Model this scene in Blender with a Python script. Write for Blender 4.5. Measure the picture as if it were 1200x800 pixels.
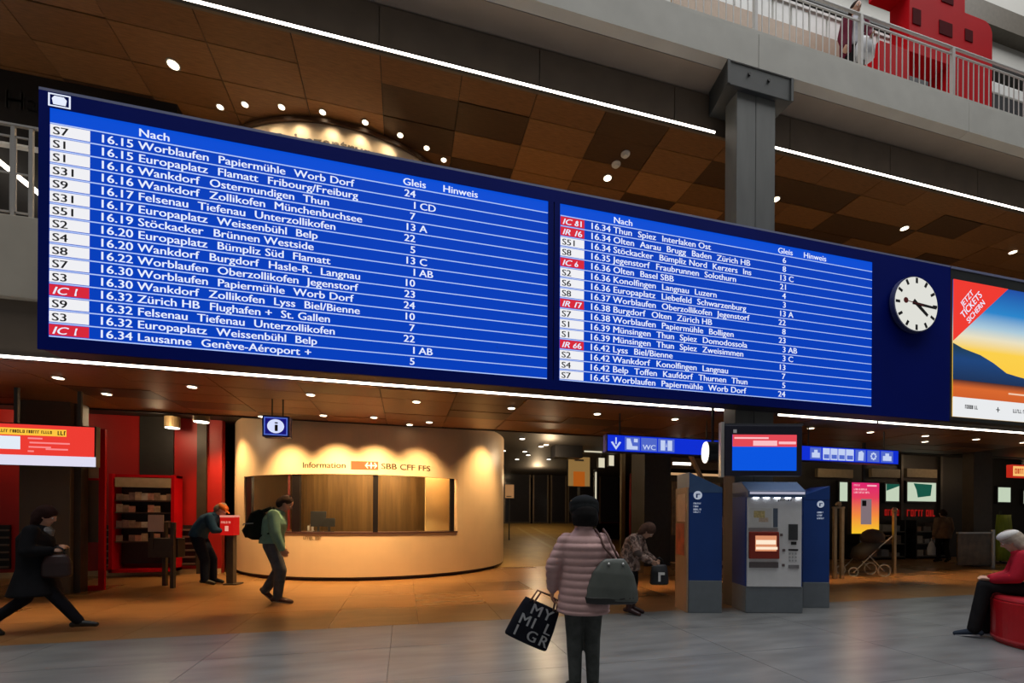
import bpy, bmesh, math, random
from mathutils import Vector, Matrix
random.seed(7)
PI = math.pi
for o in list(bpy.data.objects): bpy.data.objects.remove(o)
scene = bpy.context.scene
COL = scene.collection

# ------------------------------------------------------------------ camera
FPX, CPX, CPY, EYE, ROLL = 510.0, 600.0, 604.0, 1.53, 0.006
YAW = math.atan(FPX / 2066.0)
Fv = Vector((math.sin(YAW), math.cos(YAW), 0)); Rv = Vector((math.cos(YAW), -math.sin(YAW), 0)); Uv = Vector((0, 0, 1))
Cx = Rv * math.cos(ROLL) + Uv * math.sin(ROLL); Cy = -Rv * math.sin(ROLL) + Uv * math.cos(ROLL)
EYEP = Vector((0, 0, EYE))
cam = bpy.data.cameras.new('camera'); camo = bpy.data.objects.new('camera', cam); COL.objects.link(camo)
cam.sensor_width = 36; cam.lens = 36 * FPX / 1200; cam.shift_y = (CPY - 400) / 1200; cam.clip_end = 300
m = Matrix((Cx, Cy, -Fv)).transposed().to_4x4(); m.translation = EYEP
camo.matrix_world = m
scene.camera = camo
# ------------------------------------------------------------------ world, daylight, exposure
w = bpy.data.worlds.new('world'); scene.world = w; w.use_nodes = True
w.node_tree.nodes['Background'].inputs[0].default_value = (0.80, 0.88, 1.0, 1)
w.node_tree.nodes['Background'].inputs[1].default_value = 0.15
vs = scene.view_settings
vs.view_transform = 'Standard'; vs.look = 'None'; vs.exposure = 0.0; vs.gamma = 1.0; vs.use_curve_mapping = False
def lamp(kind, name, loc, energy, color, parent=None, **kw):
    l = bpy.data.lights.new(name, kind); l.energy = energy; l.color = color
    rot = kw.pop('rot', None)
    for k, v in kw.items(): setattr(l, k, v)
    o = bpy.data.objects.new(name, l); COL.objects.link(o); o.location = loc
    if rot: o.rotation_euler = rot
    if parent: o.parent = parent
    return o
# daylight falling through the glazed hall roof
lamp('AREA', 'skylight', (7, 2.5, 27.0), 7000, (0.98, 0.98, 0.97), shape='RECTANGLE', size=40, size_y=14)

# ------------------------------------------------------------------ measuring helpers (a picture position + a known plane -> place)
def ray(px, py): return Fv + Cx * ((px - CPX) / FPX) + Cy * ((CPY - py) / FPX)
def atY(px, py, Y): d = ray(px, py); return EYEP + d * (Y / d.y)
def atX(px, py, X): d = ray(px, py); return EYEP + d * (X / d.x)
def atZ(px, py, Z): d = ray(px, py); return EYEP + d * ((Z - EYE) / d.z)
def atD(px, py, D): return EYEP + ray(px, py) * D
def G(px, py): return atZ(px, py, 0)
def depth(p): return (p - EYEP).dot(Fv)

# ------------------------------------------------------------------ materials
MATS = {}
def mat(name, color, rough=0.5, metal=0.0, emit=0.0, var=0.0, scale=8.0, bump=0.0, stretch=None, ecol=None, spec=None, trans=0.0, alpha=1.0, ramp=None, coord='Object'):
    if name in MATS: return MATS[name]
    m = bpy.data.materials.new(name); m.use_nodes = True; nt = m.node_tree; b = nt.nodes['Principled BSDF']
    c = (*color, 1) if len(color) == 3 else color
    b.inputs['Base Color'].default_value = c; b.inputs['Roughness'].default_value = rough; b.inputs['Metallic'].default_value = metal
    if spec is not None: b.inputs['Specular IOR Level'].default_value = spec
    if trans: b.inputs['Transmission Weight'].default_value = trans; b.inputs['IOR'].default_value = 1.1
    if alpha < 1: b.inputs['Alpha'].default_value = alpha
    if emit:
        b.inputs['Emission Color'].default_value = (*(ecol or color), 1); b.inputs['Emission Strength'].default_value = emit
    if var or bump:
        tc = nt.nodes.new('ShaderNodeTexCoord'); mp = nt.nodes.new('ShaderNodeMapping'); nz = nt.nodes.new('ShaderNodeTexNoise')
        nz.inputs['Scale'].default_value = scale; nz.inputs['Detail'].default_value = 5
        if stretch: mp.inputs['Scale'].default_value = stretch
        nt.links.new((nt.nodes.new('ShaderNodeNewGeometry').outputs['Position'] if coord == 'World' else tc.outputs[coord]), mp.inputs[0]); nt.links.new(mp.outputs[0], nz.inputs[0])
        if var:
            cr = nt.nodes.new('ShaderNodeValToRGB')
            cr.color_ramp.elements[0].position = 0.3; cr.color_ramp.elements[1].position = 0.7
            cr.color_ramp.elements[0].color = tuple(max(0, x * (1 - var)) for x in c[:3]) + (1,)
            cr.color_ramp.elements[1].color = tuple(min(1, x * (1 + var)) for x in c[:3]) + (1,)
            if ramp:
                for e in list(cr.color_ramp.elements)[1:]: cr.color_ramp.elements.remove(e)
                for i, (p, rc) in enumerate(ramp):
                    e = cr.color_ramp.elements[0] if i == 0 else cr.color_ramp.elements.new(p)
                    e.position = p; e.color = (*rc, 1)
            nt.links.new(nz.outputs[0], cr.inputs[0]); nt.links.new(cr.outputs[0], b.inputs['Base Color'])
        if bump:
            bp = nt.nodes.new('ShaderNodeBump'); bp.inputs['Strength'].default_value = bump; bp.inputs['Distance'].default_value = 0.02
            nt.links.new(nz.outputs[0], bp.inputs['Height']); nt.links.new(bp.outputs[0], b.inputs['Normal'])
    MATS[name] = m
    return m
def lin(r, g, b):
    f = lambda v: (v / 255) / 12.92 if v / 255 <= 0.04045 else ((v / 255 + 0.055) / 1.055) ** 2.4
    return (f(r), f(g), f(b))
def glow(name, rgb, s=1.0):
    c = lin(*rgb)
    return mat(name, tuple(x * 0.04 for x in c), 0.6, emit=s, ecol=c, spec=.08)

grey_stone = mat('grey_granite', (0.21, 0.215, 0.22), 0.30, var=0.30, scale=1.6, stretch=(1, 3.5, 1), bump=0.03, coord='Generated')
for a in range(4):
    mat('grey_slab%d' % a, tuple(x * (0.97 + 0.02 * a) for x in (0.180, 0.184, 0.185)), 0.28, var=0.24, scale=2.2, stretch=(0.5, 2.2, 1), bump=0.02, coord='World')
    mat('tan_slab%d' % a, tuple(x * (0.96 + 0.025 * a) for x in (0.26, 0.130, 0.046)), 0.26 + .02 * a, var=0.14, scale=2.5, stretch=(0.6, 1.8, 1))
joint_grey = mat('joint_grey', (0.19, 0.188, 0.18), 0.7, var=.1)
joint_tan = mat('joint_tan', (0.13, 0.085, 0.045), 0.7, var=.1)
woods = [mat('wood%d' % i, c, 0.45, var=0.22, scale=6, stretch=(1, 9, 1)) for i, c in enumerate(
    [(0.225, 0.098, 0.034), (0.25, 0.112, 0.040), (0.195, 0.083, 0.028), (0.33, 0.150, 0.052), (0.075, 0.032, 0.012), (0.235, 0.105, 0.038)])]
black_paint = mat('black_paint', (0.012, 0.010, 0.009), 0.6, var=.2)
dark_brown = mat('dark_brown', (0.035, 0.024, 0.015), 0.5, var=.25, scale=3)
fascia_m = mat('fascia_bronze', (0.15, 0.115, 0.085), 0.5, var=.12, scale=2)
soffit_m = mat('soffit_grey', (0.28, 0.225, 0.18), 0.6, var=.08, scale=1.5)
concrete = mat('pale_concrete', (0.54, 0.53, 0.485), 0.75, var=.07, scale=2, bump=.03)
gallery_edge = mat('gallery_edge', (0.52, 0.47, 0.39), 0.7, var=.08, scale=2)
steel_dark = mat('steel_dark', (0.052, 0.055, 0.054), 0.6, 0.1, var=.12, scale=3)
steel_col = mat('column_grey', (0.135, 0.138, 0.13), 0.55, 0.1, var=.10, scale=2.5, stretch=(3, 3, .6))
steel = mat('steel', (0.55, 0.55, 0.53), 0.35, 0.7, var=.05)
rail_m = mat('rail_paint', (0.46, 0.44, 0.42), 0.45, 0.1, var=.05)
board_blue = mat('board_blue', (0.0012, 0.010, 0.19), 0.6, spec=.06, var=.08, scale=.8)
board_edge = mat('board_edge', (0.22, 0.25, 0.42), 0.4, var=.05)
board_under = mat('board_under', (0.008, 0.009, 0.02), 0.5, var=.1)
screen_blue = glow('screen_blue', (6, 76, 210), 1.0)
screen_rows = glow('screen_rows', (4, 62, 186), 1.0)
txt_white = glow('text_white', (228, 236, 255), 1.0)
txt_dark = mat('text_dark', (0.05, 0.05, 0.06), 0.6, var=.05)
badge_white = glow('badge_white', (244, 244, 248), 0.95)
badge_red = glow('badge_red', (214, 40, 58), 1.0)
led = mat('led_white', (1, 1, 1), 0.4, emit=6.0, ecol=(1.0, 0.90, 0.78))
lens_m = mat('lens_warm', (1, 1, 1), 0.4, emit=5.0, ecol=(1.0, 0.82, 0.58))
lens_cool = mat('lens_cool', (1, 1, 1), 0.4, emit=3.0, ecol=(1.0, 0.94, 0.84))
white_paint = mat('white_paint', (0.72, 0.72, 0.70), 0.5, var=.05)
cream = mat('booth_cream', (0.74, 0.53, 0.33), 0.42, var=.05, scale=1.2)
glass_m = mat('glass_pane', (0.02, 0.02, 0.018), 0.04, alpha=0.12, var=.02)
red_paint = mat('red_paint', (0.46, 0.004, 0.009), 0.6, spec=.05, var=.06, scale=1.5)
shop_red = mat('shop_red', (0.36, 0.008, 0.006), 0.45, var=.10, scale=1.5)
brown_panel = mat('brown_panel', (0.085, 0.064, 0.042), 0.5, var=.12, scale=2, stretch=(1, 1, .2))
tan_panel = mat('tan_panel', (0.42, 0.30, 0.19), 0.5, var=.08)
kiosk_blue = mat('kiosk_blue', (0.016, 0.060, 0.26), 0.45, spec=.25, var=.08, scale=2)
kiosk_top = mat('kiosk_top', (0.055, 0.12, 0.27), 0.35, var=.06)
kiosk_grey = mat('kiosk_grey', (0.16, 0.185, 0.205), 0.45, var=.06)
kiosk_white = mat('kiosk_white', (0.80, 0.81, 0.82), 0.4, var=.04)

# ------------------------------------------------------------------ mesh helpers
class MB:
    def __init__(self): self.v = []; self.f = []
    def add(self, vs, fs):
        n = len(self.v); self.v += [Vector(p) for p in vs]; self.f += [[i + n for i in f] for f in fs]; return self
    def box(self, x0, x1, y0, y1, z0, z1):
        return self.add([(x, y, z) for z in (z0, z1) for y in (y0, y1) for x in (x0, x1)],
                        [(0, 2, 3, 1), (4, 5, 7, 6), (0, 1, 5, 4), (2, 6, 7, 3), (0, 4, 6, 2), (1, 3, 7, 5)])
    def prism(self, poly, y0, y1):           # polygon in x,z; counter-clockwise seen from -y
        n = len(poly)
        return self.add([(x, y0, z) for x, z in poly] + [(x, y1, z) for x, z in poly],
                        [list(range(n)), list(range(2 * n - 1, n - 1, -1))] + [[(i + 1) % n, i, i + n, (i + 1) % n + n] for i in range(n)])
    def cyl(self, c, r, h, n=24, r2=None, axis='z'):
        r2 = r if r2 is None else r2
        vs = []
        for k, (rr, t) in enumerate(((r, 0), (r2, h))):
            for i in range(n):
                a = 2 * PI * i / n; p = (rr * math.cos(a), rr * math.sin(a), t)
                if axis == 'y': p = (p[0], -p[2], p[1])
                if axis == 'x': p = (p[2], p[0], p[1])
                vs.append((c[0] + p[0], c[1] + p[1], c[2] + p[2]))
        return self.add(vs, [list(range(n - 1, -1, -1)), list(range(n, 2 * n))] + [[i, (i + 1) % n, (i + 1) % n + n, i + n] for i in range(n)])
    def tube(self, pts, r, n=8, lat=None):
        """closed tube through pts; r = number | list of numbers | list of (rx, ry); lat = lateral axis"""
        pts = [Vector(p) for p in pts]; rs = [r] * len(pts) if isinstance(r, (int, float)) else list(r)
        rs = [(q, q) if isinstance(q, (int, float)) else q for q in rs]
        vs = []
        for i, p in enumerate(pts):
            t = (pts[min(i + 1, len(pts) - 1)] - pts[max(i - 1, 0)]).normalized()
            l = Vector(lat) if lat is not None else (Vector((0, 0, 1)).cross(t) if abs(t.z) < 0.9 else Vector((1, 0, 0)))
            l = (l - t * l.dot(t)).normalized(); u = t.cross(l)
            for k in range(n):
                a = 2 * PI * k / n; vs.append(p + l * (rs[i][0] * math.cos(a)) + u * (rs[i][1] * math.sin(a)))
        fs = [[i * n + k, i * n + (k + 1) % n, (i + 1) * n + (k + 1) % n, (i + 1) * n + k] for i in range(len(pts) - 1) for k in range(n)]
        fs += [list(range(n - 1, -1, -1)), [(len(pts) - 1) * n + k for k in range(n)]]
        return self.add(vs, fs)
    def ball(self, c, r, n=14, mtx=None):
        r = (r, r, r) if isinstance(r, (int, float)) else r
        vs, fs = [], []; mm = n // 2
        for j in range(1, mm):
            t = PI * j / mm
            for i in range(n):
                a = 2 * PI * i / n; vs.append(Vector((math.sin(t) * math.cos(a) * r[0], math.sin(t) * math.sin(a) * r[1], math.cos(t) * r[2])))
        vs += [Vector((0, 0, r[2])), Vector((0, 0, -r[2]))]
        T, B = len(vs) - 2, len(vs) - 1
        for j in range(mm - 2):
            for i in range(n): fs.append([j * n + i, (j + 1) * n + i, (j + 1) * n + (i + 1) % n, j * n + (i + 1) % n])
        for i in range(n): fs.append([T, i, (i + 1) % n]); fs.append([B, (mm - 2) * n + (i + 1) % n, (mm - 2) * n + i])
        if mtx is not None: vs = [mtx @ p for p in vs]
        c = Vector(c)
        return self.add([p + c for p in vs], fs)
    def capsule(self, a, b, ra, rb, n=12, k=4):
        a, b = Vector(a), Vector(b); d = (b - a); L = d.length
        if L < 1e-5: return self.ball(a, ra)
        d /= L; pts, rs = [], []
        for i in range(k): t = PI / 2 * (1 - i / k) ; pts.append(a - d * ra * math.sin(t)); rs.append(max(.15 * ra, ra * math.cos(t)))
        pts.append(a); rs.append(ra); pts.append(b); rs.append(rb)
        for i in range(1, k + 1): t = PI / 2 * i / k; pts.append(b + d * rb * math.sin(t)); rs.append(max(.15 * rb, rb * math.cos(t)))
        return self.tube(pts, rs, n)
    def text(self, s, size, x, z, y=0.0, sx=1.0, align='l'):
        vs, fs = text_geo(s); wd = max(p[0] for p in vs) * size * sx if vs else 0
        ox = x - (wd if align == 'r' else wd / 2 if align == 'c' else 0)
        return self.add([(ox + p[0] * size * sx, y, z + p[1] * size) for p in vs], fs)
    def xf(self, M): self.v = [M @ p for p in self.v]; return self
    def mesh(self, name, material, smooth=False):
        me = bpy.data.meshes.new(name); me.from_pydata([tuple(p) for p in self.v], [], self.f)
        for q in (material if isinstance(material, (list, tuple)) else [material]): me.materials.append(q)
        if smooth: me.polygons.foreach_set('use_smooth', [True] * len(me.polygons))
        me.update(); return me
    def build(self, name, material, parent=None, smooth=False, bevel=0.0):
        o = bpy.data.objects.new(name, self.mesh(name, material, smooth)); COL.objects.link(o)
        if parent: o.parent = parent
        if bevel:
            b = o.modifiers.new('bevel', 'BEVEL'); b.width = bevel; b.segments = 2; b.limit_method = 'ANGLE'
        return o
_tc = {}
def text_geo(s):
    if s not in _tc:
        cu = bpy.data.curves.new('t', 'FONT'); cu.body = s; cu.size = 1; cu.resolution_u = 3; cu.offset = 0.0
        ob = bpy.data.objects.new('t', cu); me = ob.to_mesh()
        v0 = [tuple(v.co) for v in me.vertices]; f0 = [list(p.vertices) for p in me.polygons]; n0 = len(v0)   # stroke doubled for a bold face
        _tc[s] = (v0 + [(p[0] + .035, p[1], p[2]) for p in v0], f0 + [[i + n0 for i in q] for q in f0])
        ob.to_mesh_clear(); bpy.data.objects.remove(ob); bpy.data.curves.remove(cu)
    return _tc[s]
def empty(name, loc=(0, 0, 0), rz=0.0):
    o = bpy.data.objects.new(name, None); COL.objects.link(o); o.location = loc; o.rotation_euler = (0, 0, rz); o.empty_display_size = .1
    return o
def tag(o, label, cat, group=None):
    o['label'] = label; o['category'] = cat
    if group: o['group'] = group
    return o
def struct(o, label=None):
    o['kind'] = 'structure'
    if label: o['label'] = label
    return o
def inst(name, me, loc, parent=None, rot=None, material=None):
    o = bpy.data.objects.new(name, me); COL.objects.link(o); o.location = loc
    if rot: o.rotation_euler = rot
    if parent: o.parent = parent
    return o
def clone(src, loc, rot=None):
    c = src.copy(); COL.objects.link(c); c.location = loc
    if rot: c.rotation_euler = rot
    for ch in src.children:
        d = ch.copy(); COL.objects.link(d); d.parent = c
        for g in ch.children:
            e = g.copy(); COL.objects.link(e); e.parent = d
    return c
def marks(mb, x0, x1, z, h, y):
    """a line of lettering too small to read: rows of tiny upright strokes in word groups"""
    x = x0; n = 0
    while x < x1 - h * .3:
        w_ = h * random.uniform(.35, .62); k = random.randrange(3)
        t_ = h * .2
        mb.box(x, x + t_, y - .001, y, z, z + h)
        if k != 1: mb.box(x, x + w_, y - .001, y, z + h - t_, z + h)
        if k != 0: mb.box(x, x + w_, y - .001, y, z, z + t_)
        if k == 2: mb.box(x + w_ - t_, x + w_, y - .001, y, z, z + h)
        x += w_ + h * .16; n += 1
        if n % 6 == 5: x += h * .4
    return mb

# ================================================================== SETTING
XL, XR = -16.0, 34.0
YB = 27.0
# floors: slabs with recessed joints
YS = 6.26
fl = struct(MB().box(XL, XR, -13, YS, -.25, -.02).build('floor', joint_grey), 'grey granite hall floor')
SX, SY = 1.9, 1.05
xg = 5.55
smesh = [MB().box(-SX / 2 + .003, SX / 2 - .003, -SY / 2 + .002, SY / 2 - .002, -.04, 0).mesh('paving_slab', MATS['grey_slab%d' % a]) for a in range(4)]
for j in range(6):
    y1 = YS - SY * j
    for i in range(-6, 8):
        cx_ = xg + SX * (i + .5)
        inst('paving_slab', smesh[random.randrange(4)], (cx_, y1 - SY / 2, 0), fl)
fl2 = struct(MB().box(XL, XR, YS, YB, -.25, -.02).build('floor', joint_tan), 'tan stone floor of the passage')
TX, TY = 1.2, 1.2
tmesh = [MB().box(-TX / 2 + .003, TX / 2 - .003, -TY / 2 + .003, TY / 2 - .003, -.04, 0).mesh('floor_tile', MATS['tan_slab%d' % a]) for a in range(4)]
for j in range(8):
    for i in range(-12, 22):
        if i >= 12 and j > 4: continue
        inst('floor_tile', tmesh[random.randrange(4)], (.2 + TX * (i + .5), YS + TY * (j + .5), 0), fl2)
MB().box(XL, XR, YS + 8 * TY + .003, YB, -.04, 0).build('floor_field', MATS['tan_slab1'], fl2)
MB().box(.2 + 12 * TX + .003, XR, YS + 5 * TY + .003, YS + 8 * TY - .003, -.04, 0).build('floor_field', MATS['tan_slab2'], fl2)
MB().box(XL, .2 - 12 * TX - .003, YS + .003, YS + 8 * TY, -.04, 0).build('floor_field', MATS['tan_slab1'], fl2)
# ramp rising into the passage behind the booth
olive = mat('ramp_olive', (0.36, 0.225, 0.065), 0.5, var=.12, scale=2)
RA0, RA1, RAz = 12.6, 24.5, 1.08
rp = struct(MB().add([(2.5, RA0, 0), (5.6, RA0, 0), (11, RA1, RAz), (3.6, RA1, RAz), (3.6, RA1, 0), (11, RA1, 0)],
                     [(0, 1, 2, 3), (0, 3, 4), (1, 5, 2), (4, 3, 2, 5), (0, 4, 5, 1)]).build('floor_ramp', olive), 'sloping olive floor ramp')
def on_ramp(px, py):
    d = ray(px, py); k = RAz / (RA1 - RA0)
    t = (EYE + k * RA0) / (k * d.y - d.z); return EYEP + d * t + Vector((0, 0, .006))
pale_line = mat('pale_line', (0.42, 0.31, 0.12), 0.5, var=.1)
for a, b in (((606, 618), (658, 648)), ((622, 617), (668, 641))):
    A_, B_ = on_ramp(*a), on_ramp(*b); s_ = Vector((.09, 0, 0))
    MB().add([A_ - s_, B_ - s_, B_ + s_, A_ + s_], [(0, 1, 2, 3)]).build('guide_line', pale_line, rp)
# enclosing walls of hall and passage
hall_wall = mat('hall_wall', (0.17, 0.165, 0.16), 0.8, var=.08, scale=.6)
struct(MB().box(XL, XR, -13.3, -13, 0, 27).build('wall_front', hall_wall), 'hall wall behind the viewer')
struct(MB().box(XL - .3, XL, -13, YB, 0, 27).build('wall_left', hall_wall), 'left hall wall')
struct(MB().box(XR, XR + .3, -13, YB, 0, 27).build('wall_right', hall_wall), 'right hall wall')
struct(MB().box(XL, XR, YB, YB + .3, 0, 3.95).build('wall_back', dark_brown), 'dark wall at the end of the passage')
# ground-level ceilings
ZC, ZB = 3.62, 3.95
cl = struct(MB().box(XL, XR, 6.9, 10.5, ZC + .03, ZC + .12).build('ceiling', black_paint), 'panelled wooden ceiling of the ground level')
PX_, PY_ = 1.27, .60
pm = [MB().box(-PX_ / 2 + .006, PX_ / 2 - .006, -PY_ / 2 + .006, PY_ / 2 - .006, 0, .03).mesh('ceiling_panel', q) for q in woods]
pick = [0, 1, 2, 5, 0, 2, 5, 2, 2, 0]
for j in range(6):
    for i in range(-9, 17):
        inst('ceiling_panel', pm[random.choice((2, 2, 0, 2, 4, 2))], (-4.22 + PX_ * (i + .5), 6.9 + PY_ * (j + .5), ZC + random.choice((0, 0, .008))), cl)
struct(MB().box(XL, XR, 10.5, YB, ZB, ZB + .1).build('ceiling', black_paint), 'black ceiling further inside')
struct(MB().box(XL, XR, 10.45, 10.5, ZC - .02, ZB + .1).build('trim_7', black_paint), 'black step between the wooden and the black ceiling')
# first-floor slab edge, lower dark fascia
struct(MB().box(XL, XR, 6.72, 7.3, 4.2, 5.22).build('trim_1', gallery_edge, bevel=.01), 'pale edge of the first-floor gallery')
struct(MB().box(XL, XR, 6.80, 6.9, 3.50, 4.2).build('trim_2', fascia_m), 'dark bronze fascia under the gallery')
struct(MB().box(XL, XR, 6.9, YB, 4.1, 5.05).build('floor_gallery', mat('gallery_floor', (.50, .40, .28), .6, var=.1, scale=1)), 'first-floor gallery slab')
# upper wooden ceiling
ZU = 8.65
cu = struct(MB().box(XL, XR, 6.85, 13.2, ZU + .03, ZU + .15).build('ceiling', black_paint), 'panelled wooden ceiling of the first floor')
dark_cells = {(4, 1), (5, 4), (4, 4), (11, 2), (11, 3), (9, 1), (13, 1), (-1, 3), (10, 1), (14, 3), (12, 2), (3, 1), (3, 2), (4, 3), (8, 1), (6, 1), (6, 0), (10, 3), (7, 3), (12, 4), (9, 4), (2, 3)}
light_cells = {(5, 2), (7, 2), (5, 3), (6, 4), (2, 2), (8, 3)}
for j in range(10):
    for i in range(-9, 18):
        q = 4 if (i, j) in dark_cells else 3 if (i, j) in light_cells else random.choice(pick)
        inst('ceiling_panel', pm[q], (-4.22 + PX_ * (i + .5), 6.9 + PY_ * (j + .5) , ZU + random.choice((0, 0, .01))), cu)
struct(MB().box(XL, XR, 13.0, 13.2, 5.05, ZU + .1).build('wall_back', dark_brown), 'dark back wall of the first-floor gallery')
# upper fascia panels, soffit, balcony beam
fs_ = struct(MB().box(XL, XR, 6.84, 6.9, 8.50, 9.2).build('trim_3', fascia_m), 'bronze fascia above the upper light strip')
fpm = MB().box(.008, 2.507 - .008, -.03, 0, 8.46, 9.16).mesh('fascia_panel', fascia_m)
for i in range(-5, 8): inst('fascia_panel', fpm, (-.41 + 2.507 * i, 6.84, 0), fs_)
struct(MB().box(XL, XR, 6.40, 6.84, 9.19, 9.26).build('trim_4', soffit_m), 'grey soffit under the balcony')
bm_ = empty('balcony_beam'); struct(bm_, 'pale grey concrete edge beam of the balcony')
bpm = MB().box(.004, 4.992, 6.22, 6.42, 9.2, 9.78).mesh('beam_segment', concrete)
for i in range(-5, 6): inst('beam_segment', bpm, (5.83 + 5 * i, 0, 0), bm_)
MB().box(XL, XR, 6.25, 6.4, 9.78, 9.80).box(XL, XR, 6.24, 6.42, 9.80, 9.86).build('coping', concrete, bm_)
struct(MB().box(XL, XR, 6.42, 15, 9.26, 9.75).build('floor_balcony', concrete), 'upper balcony floor')
upper_wall = mat('upper_wall', (0.50, 0.49, 0.455), 0.8, var=.05, scale=.5)
uw = struct(MB().box(XL, XR, 12.0, 12.3, 9.75, 30).build('wall_upper', upper_wall), 'pale wall behind the balcony')
a_ = atY(1130, 3, 11.9); b_ = atY(1200, 32, 11.9)
MB().box(6, XR, 11.6, 12, a_.z - .9, a_.z - .1).build('wall_band', mat('band_dark', (0.10, 0.085, 0.065), .6, var=.1), uw)
MB().box(6, XR, 11.5, 12, a_.z - 2.6, a_.z - 2.4).build('wall_band', black_paint, uw)
# column with steel capital
cn = empty('column'); struct(cn, 'grey steel column with a dark bracket head')
MB().box(5.468, 5.85, 6.30, 6.58, 0, 9.2).build('column_shaft', steel_col, cn, bevel=.008)
MB().box(5.858, 6.26, 6.30, 6.58, 0, 9.2).build('column_shaft', steel_col, cn, bevel=.008)
cap = MB()
cap.add([(5.21, 6.235, 8.80), (6.56, 6.235, 8.80), (6.56, 6.235, 9.2), (5.21, 6.235, 9.2), (5.30, 6.80, 8.76), (6.47, 6.80, 8.76), (6.47, 6.80, 9.2), (5.30, 6.80, 9.2)],
        [(0, 1, 2, 3), (5, 4, 7, 6), (4, 0, 3, 7), (1, 5, 6, 2), (3, 2, 6, 7), (0, 4, 5, 1)])
cp = cap.build('bracket_head', steel_dark, cn, bevel=.01)
for sx in (5.235, 6.535): MB().box(sx - .025, sx + .025, 6.215, 6.235, 8.80, 9.2).build('flange', steel_dark, cp)
for x, z in ((5.65, 9.06), (6.05, 9.05)): MB().cyl((x, 6.235, z), .028, .02, 12, axis='y').build('bolt', black_paint, cp)
# light strips
def strip(x0, x1, z, label, y=6.79):
    t = empty('light_strip', ((x0 + x1) / 2, y, z)); tag(t, label, 'light strip')
    MB().box(-(x1 - x0) / 2, (x1 - x0) / 2, -.035, .012, 0, .05).build('housing', steel_dark, t)
    MB().box(-(x1 - x0) / 2 + .01, (x1 - x0) / 2 - .01, -.05, -.034, .0, .032).build('diffuser', led, t)
strip(-15.9, 5.40, 8.44, 'long white light strip under the upper fascia, left of the grey column')
strip(6.30, 33, 8.44, 'long white light strip under the upper fascia, right of the grey column')
strip(-15.9, 5.62, 3.45, 'long white light strip under the departure board, left of the monitor')
strip(6.80, 9.22, 3.44, 'short white light strip beneath the clock end of the blue board')
strip(9.26, 33, 3.44, 'white light strip beneath the colourful advertising screen')

# ================================================================== DEPARTURE BOARD
BY = 5.79
bd = empty('departure_board', (-3.86, BY, 3.30)); tag(bd, 'huge blue electronic departure board hanging over the passage', 'departure board')
ox, oz = 3.86, -3.30
def bb(x0, x1, y0, y1, z0, z1): return MB().box(x0 + ox, x1 + ox, y0, y1, z0 + oz, z1 + oz)
bb(-3.86, 9.63, .02, .38, 3.32, 6.10).build('casing', board_under, bd)
bb(-3.86, 9.63, 0, .4, 6.10, 6.13).build('top_edge', board_edge, bd)
fr = MB()
for q in ((-3.86, 9.63, 5.93, 6.10), (-3.86, 9.63, 3.30, 3.44), (-3.86, -3.765, 3.44, 5.93), (1.925, 2.005, 3.44, 5.93), (2.02, 2.10, 3.44, 5.93), (7.80, 9.63, 3.44, 5.93)):
    fr.box(q[0] + ox, q[1] + ox, 0, .03, q[2] + oz, q[3] + oz)
fr.build('frame', board_blue, bd)
LEFT = [('S7', '16.15', 'Worblaufen  Papiermühle  Worb Dorf', '24', ''), ('S1', '16.15', 'Europaplatz  Flamatt  Fribourg/Freiburg', '1', 'CD'),
        ('S1', '16.16', 'Wankdorf  Ostermundigen  Thun', '7', ''), ('S31', '16.16', 'Wankdorf  Zollikofen  Münchenbuchsee', '13', 'A'),
        ('S9', '16.17', 'Felsenau  Tiefenau  Unterzollikofen', '22', ''), ('S31', '16.17', 'Europaplatz  Weissenbühl  Belp', '5', ''),
        ('S51', '16.19', 'Stöckacker  Brünnen Westside', '13', 'C'), ('S2', '16.20', 'Europaplatz  Bümpliz Süd  Flamatt', '1', 'AB'),
        ('S4', '16.20', 'Wankdorf  Burgdorf  Hasle-R.  Langnau', '10', ''), ('S8', '16.22', 'Worblaufen  Oberzollikofen  Jegenstorf', '23', ''),
        ('S7', '16.30', 'Worblaufen  Papiermühle  Worb Dorf', '24', ''), ('S3', '16.30', 'Wankdorf  Zollikofen  Lyss  Biel/Bienne', '10', ''),
        ('IC 1', '16.32', 'Zürich HB  Flughafen +  St. Gallen', '7', ''), ('S9', '16.32', 'Felsenau  Tiefenau  Unterzollikofen', '22', ''),
        ('S3', '16.32', 'Europaplatz  Weissenbühl  Belp', '1', 'AB'), ('IC 1', '16.34', 'Lausanne  Genève-Aéroport +', '5', '')]
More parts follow.
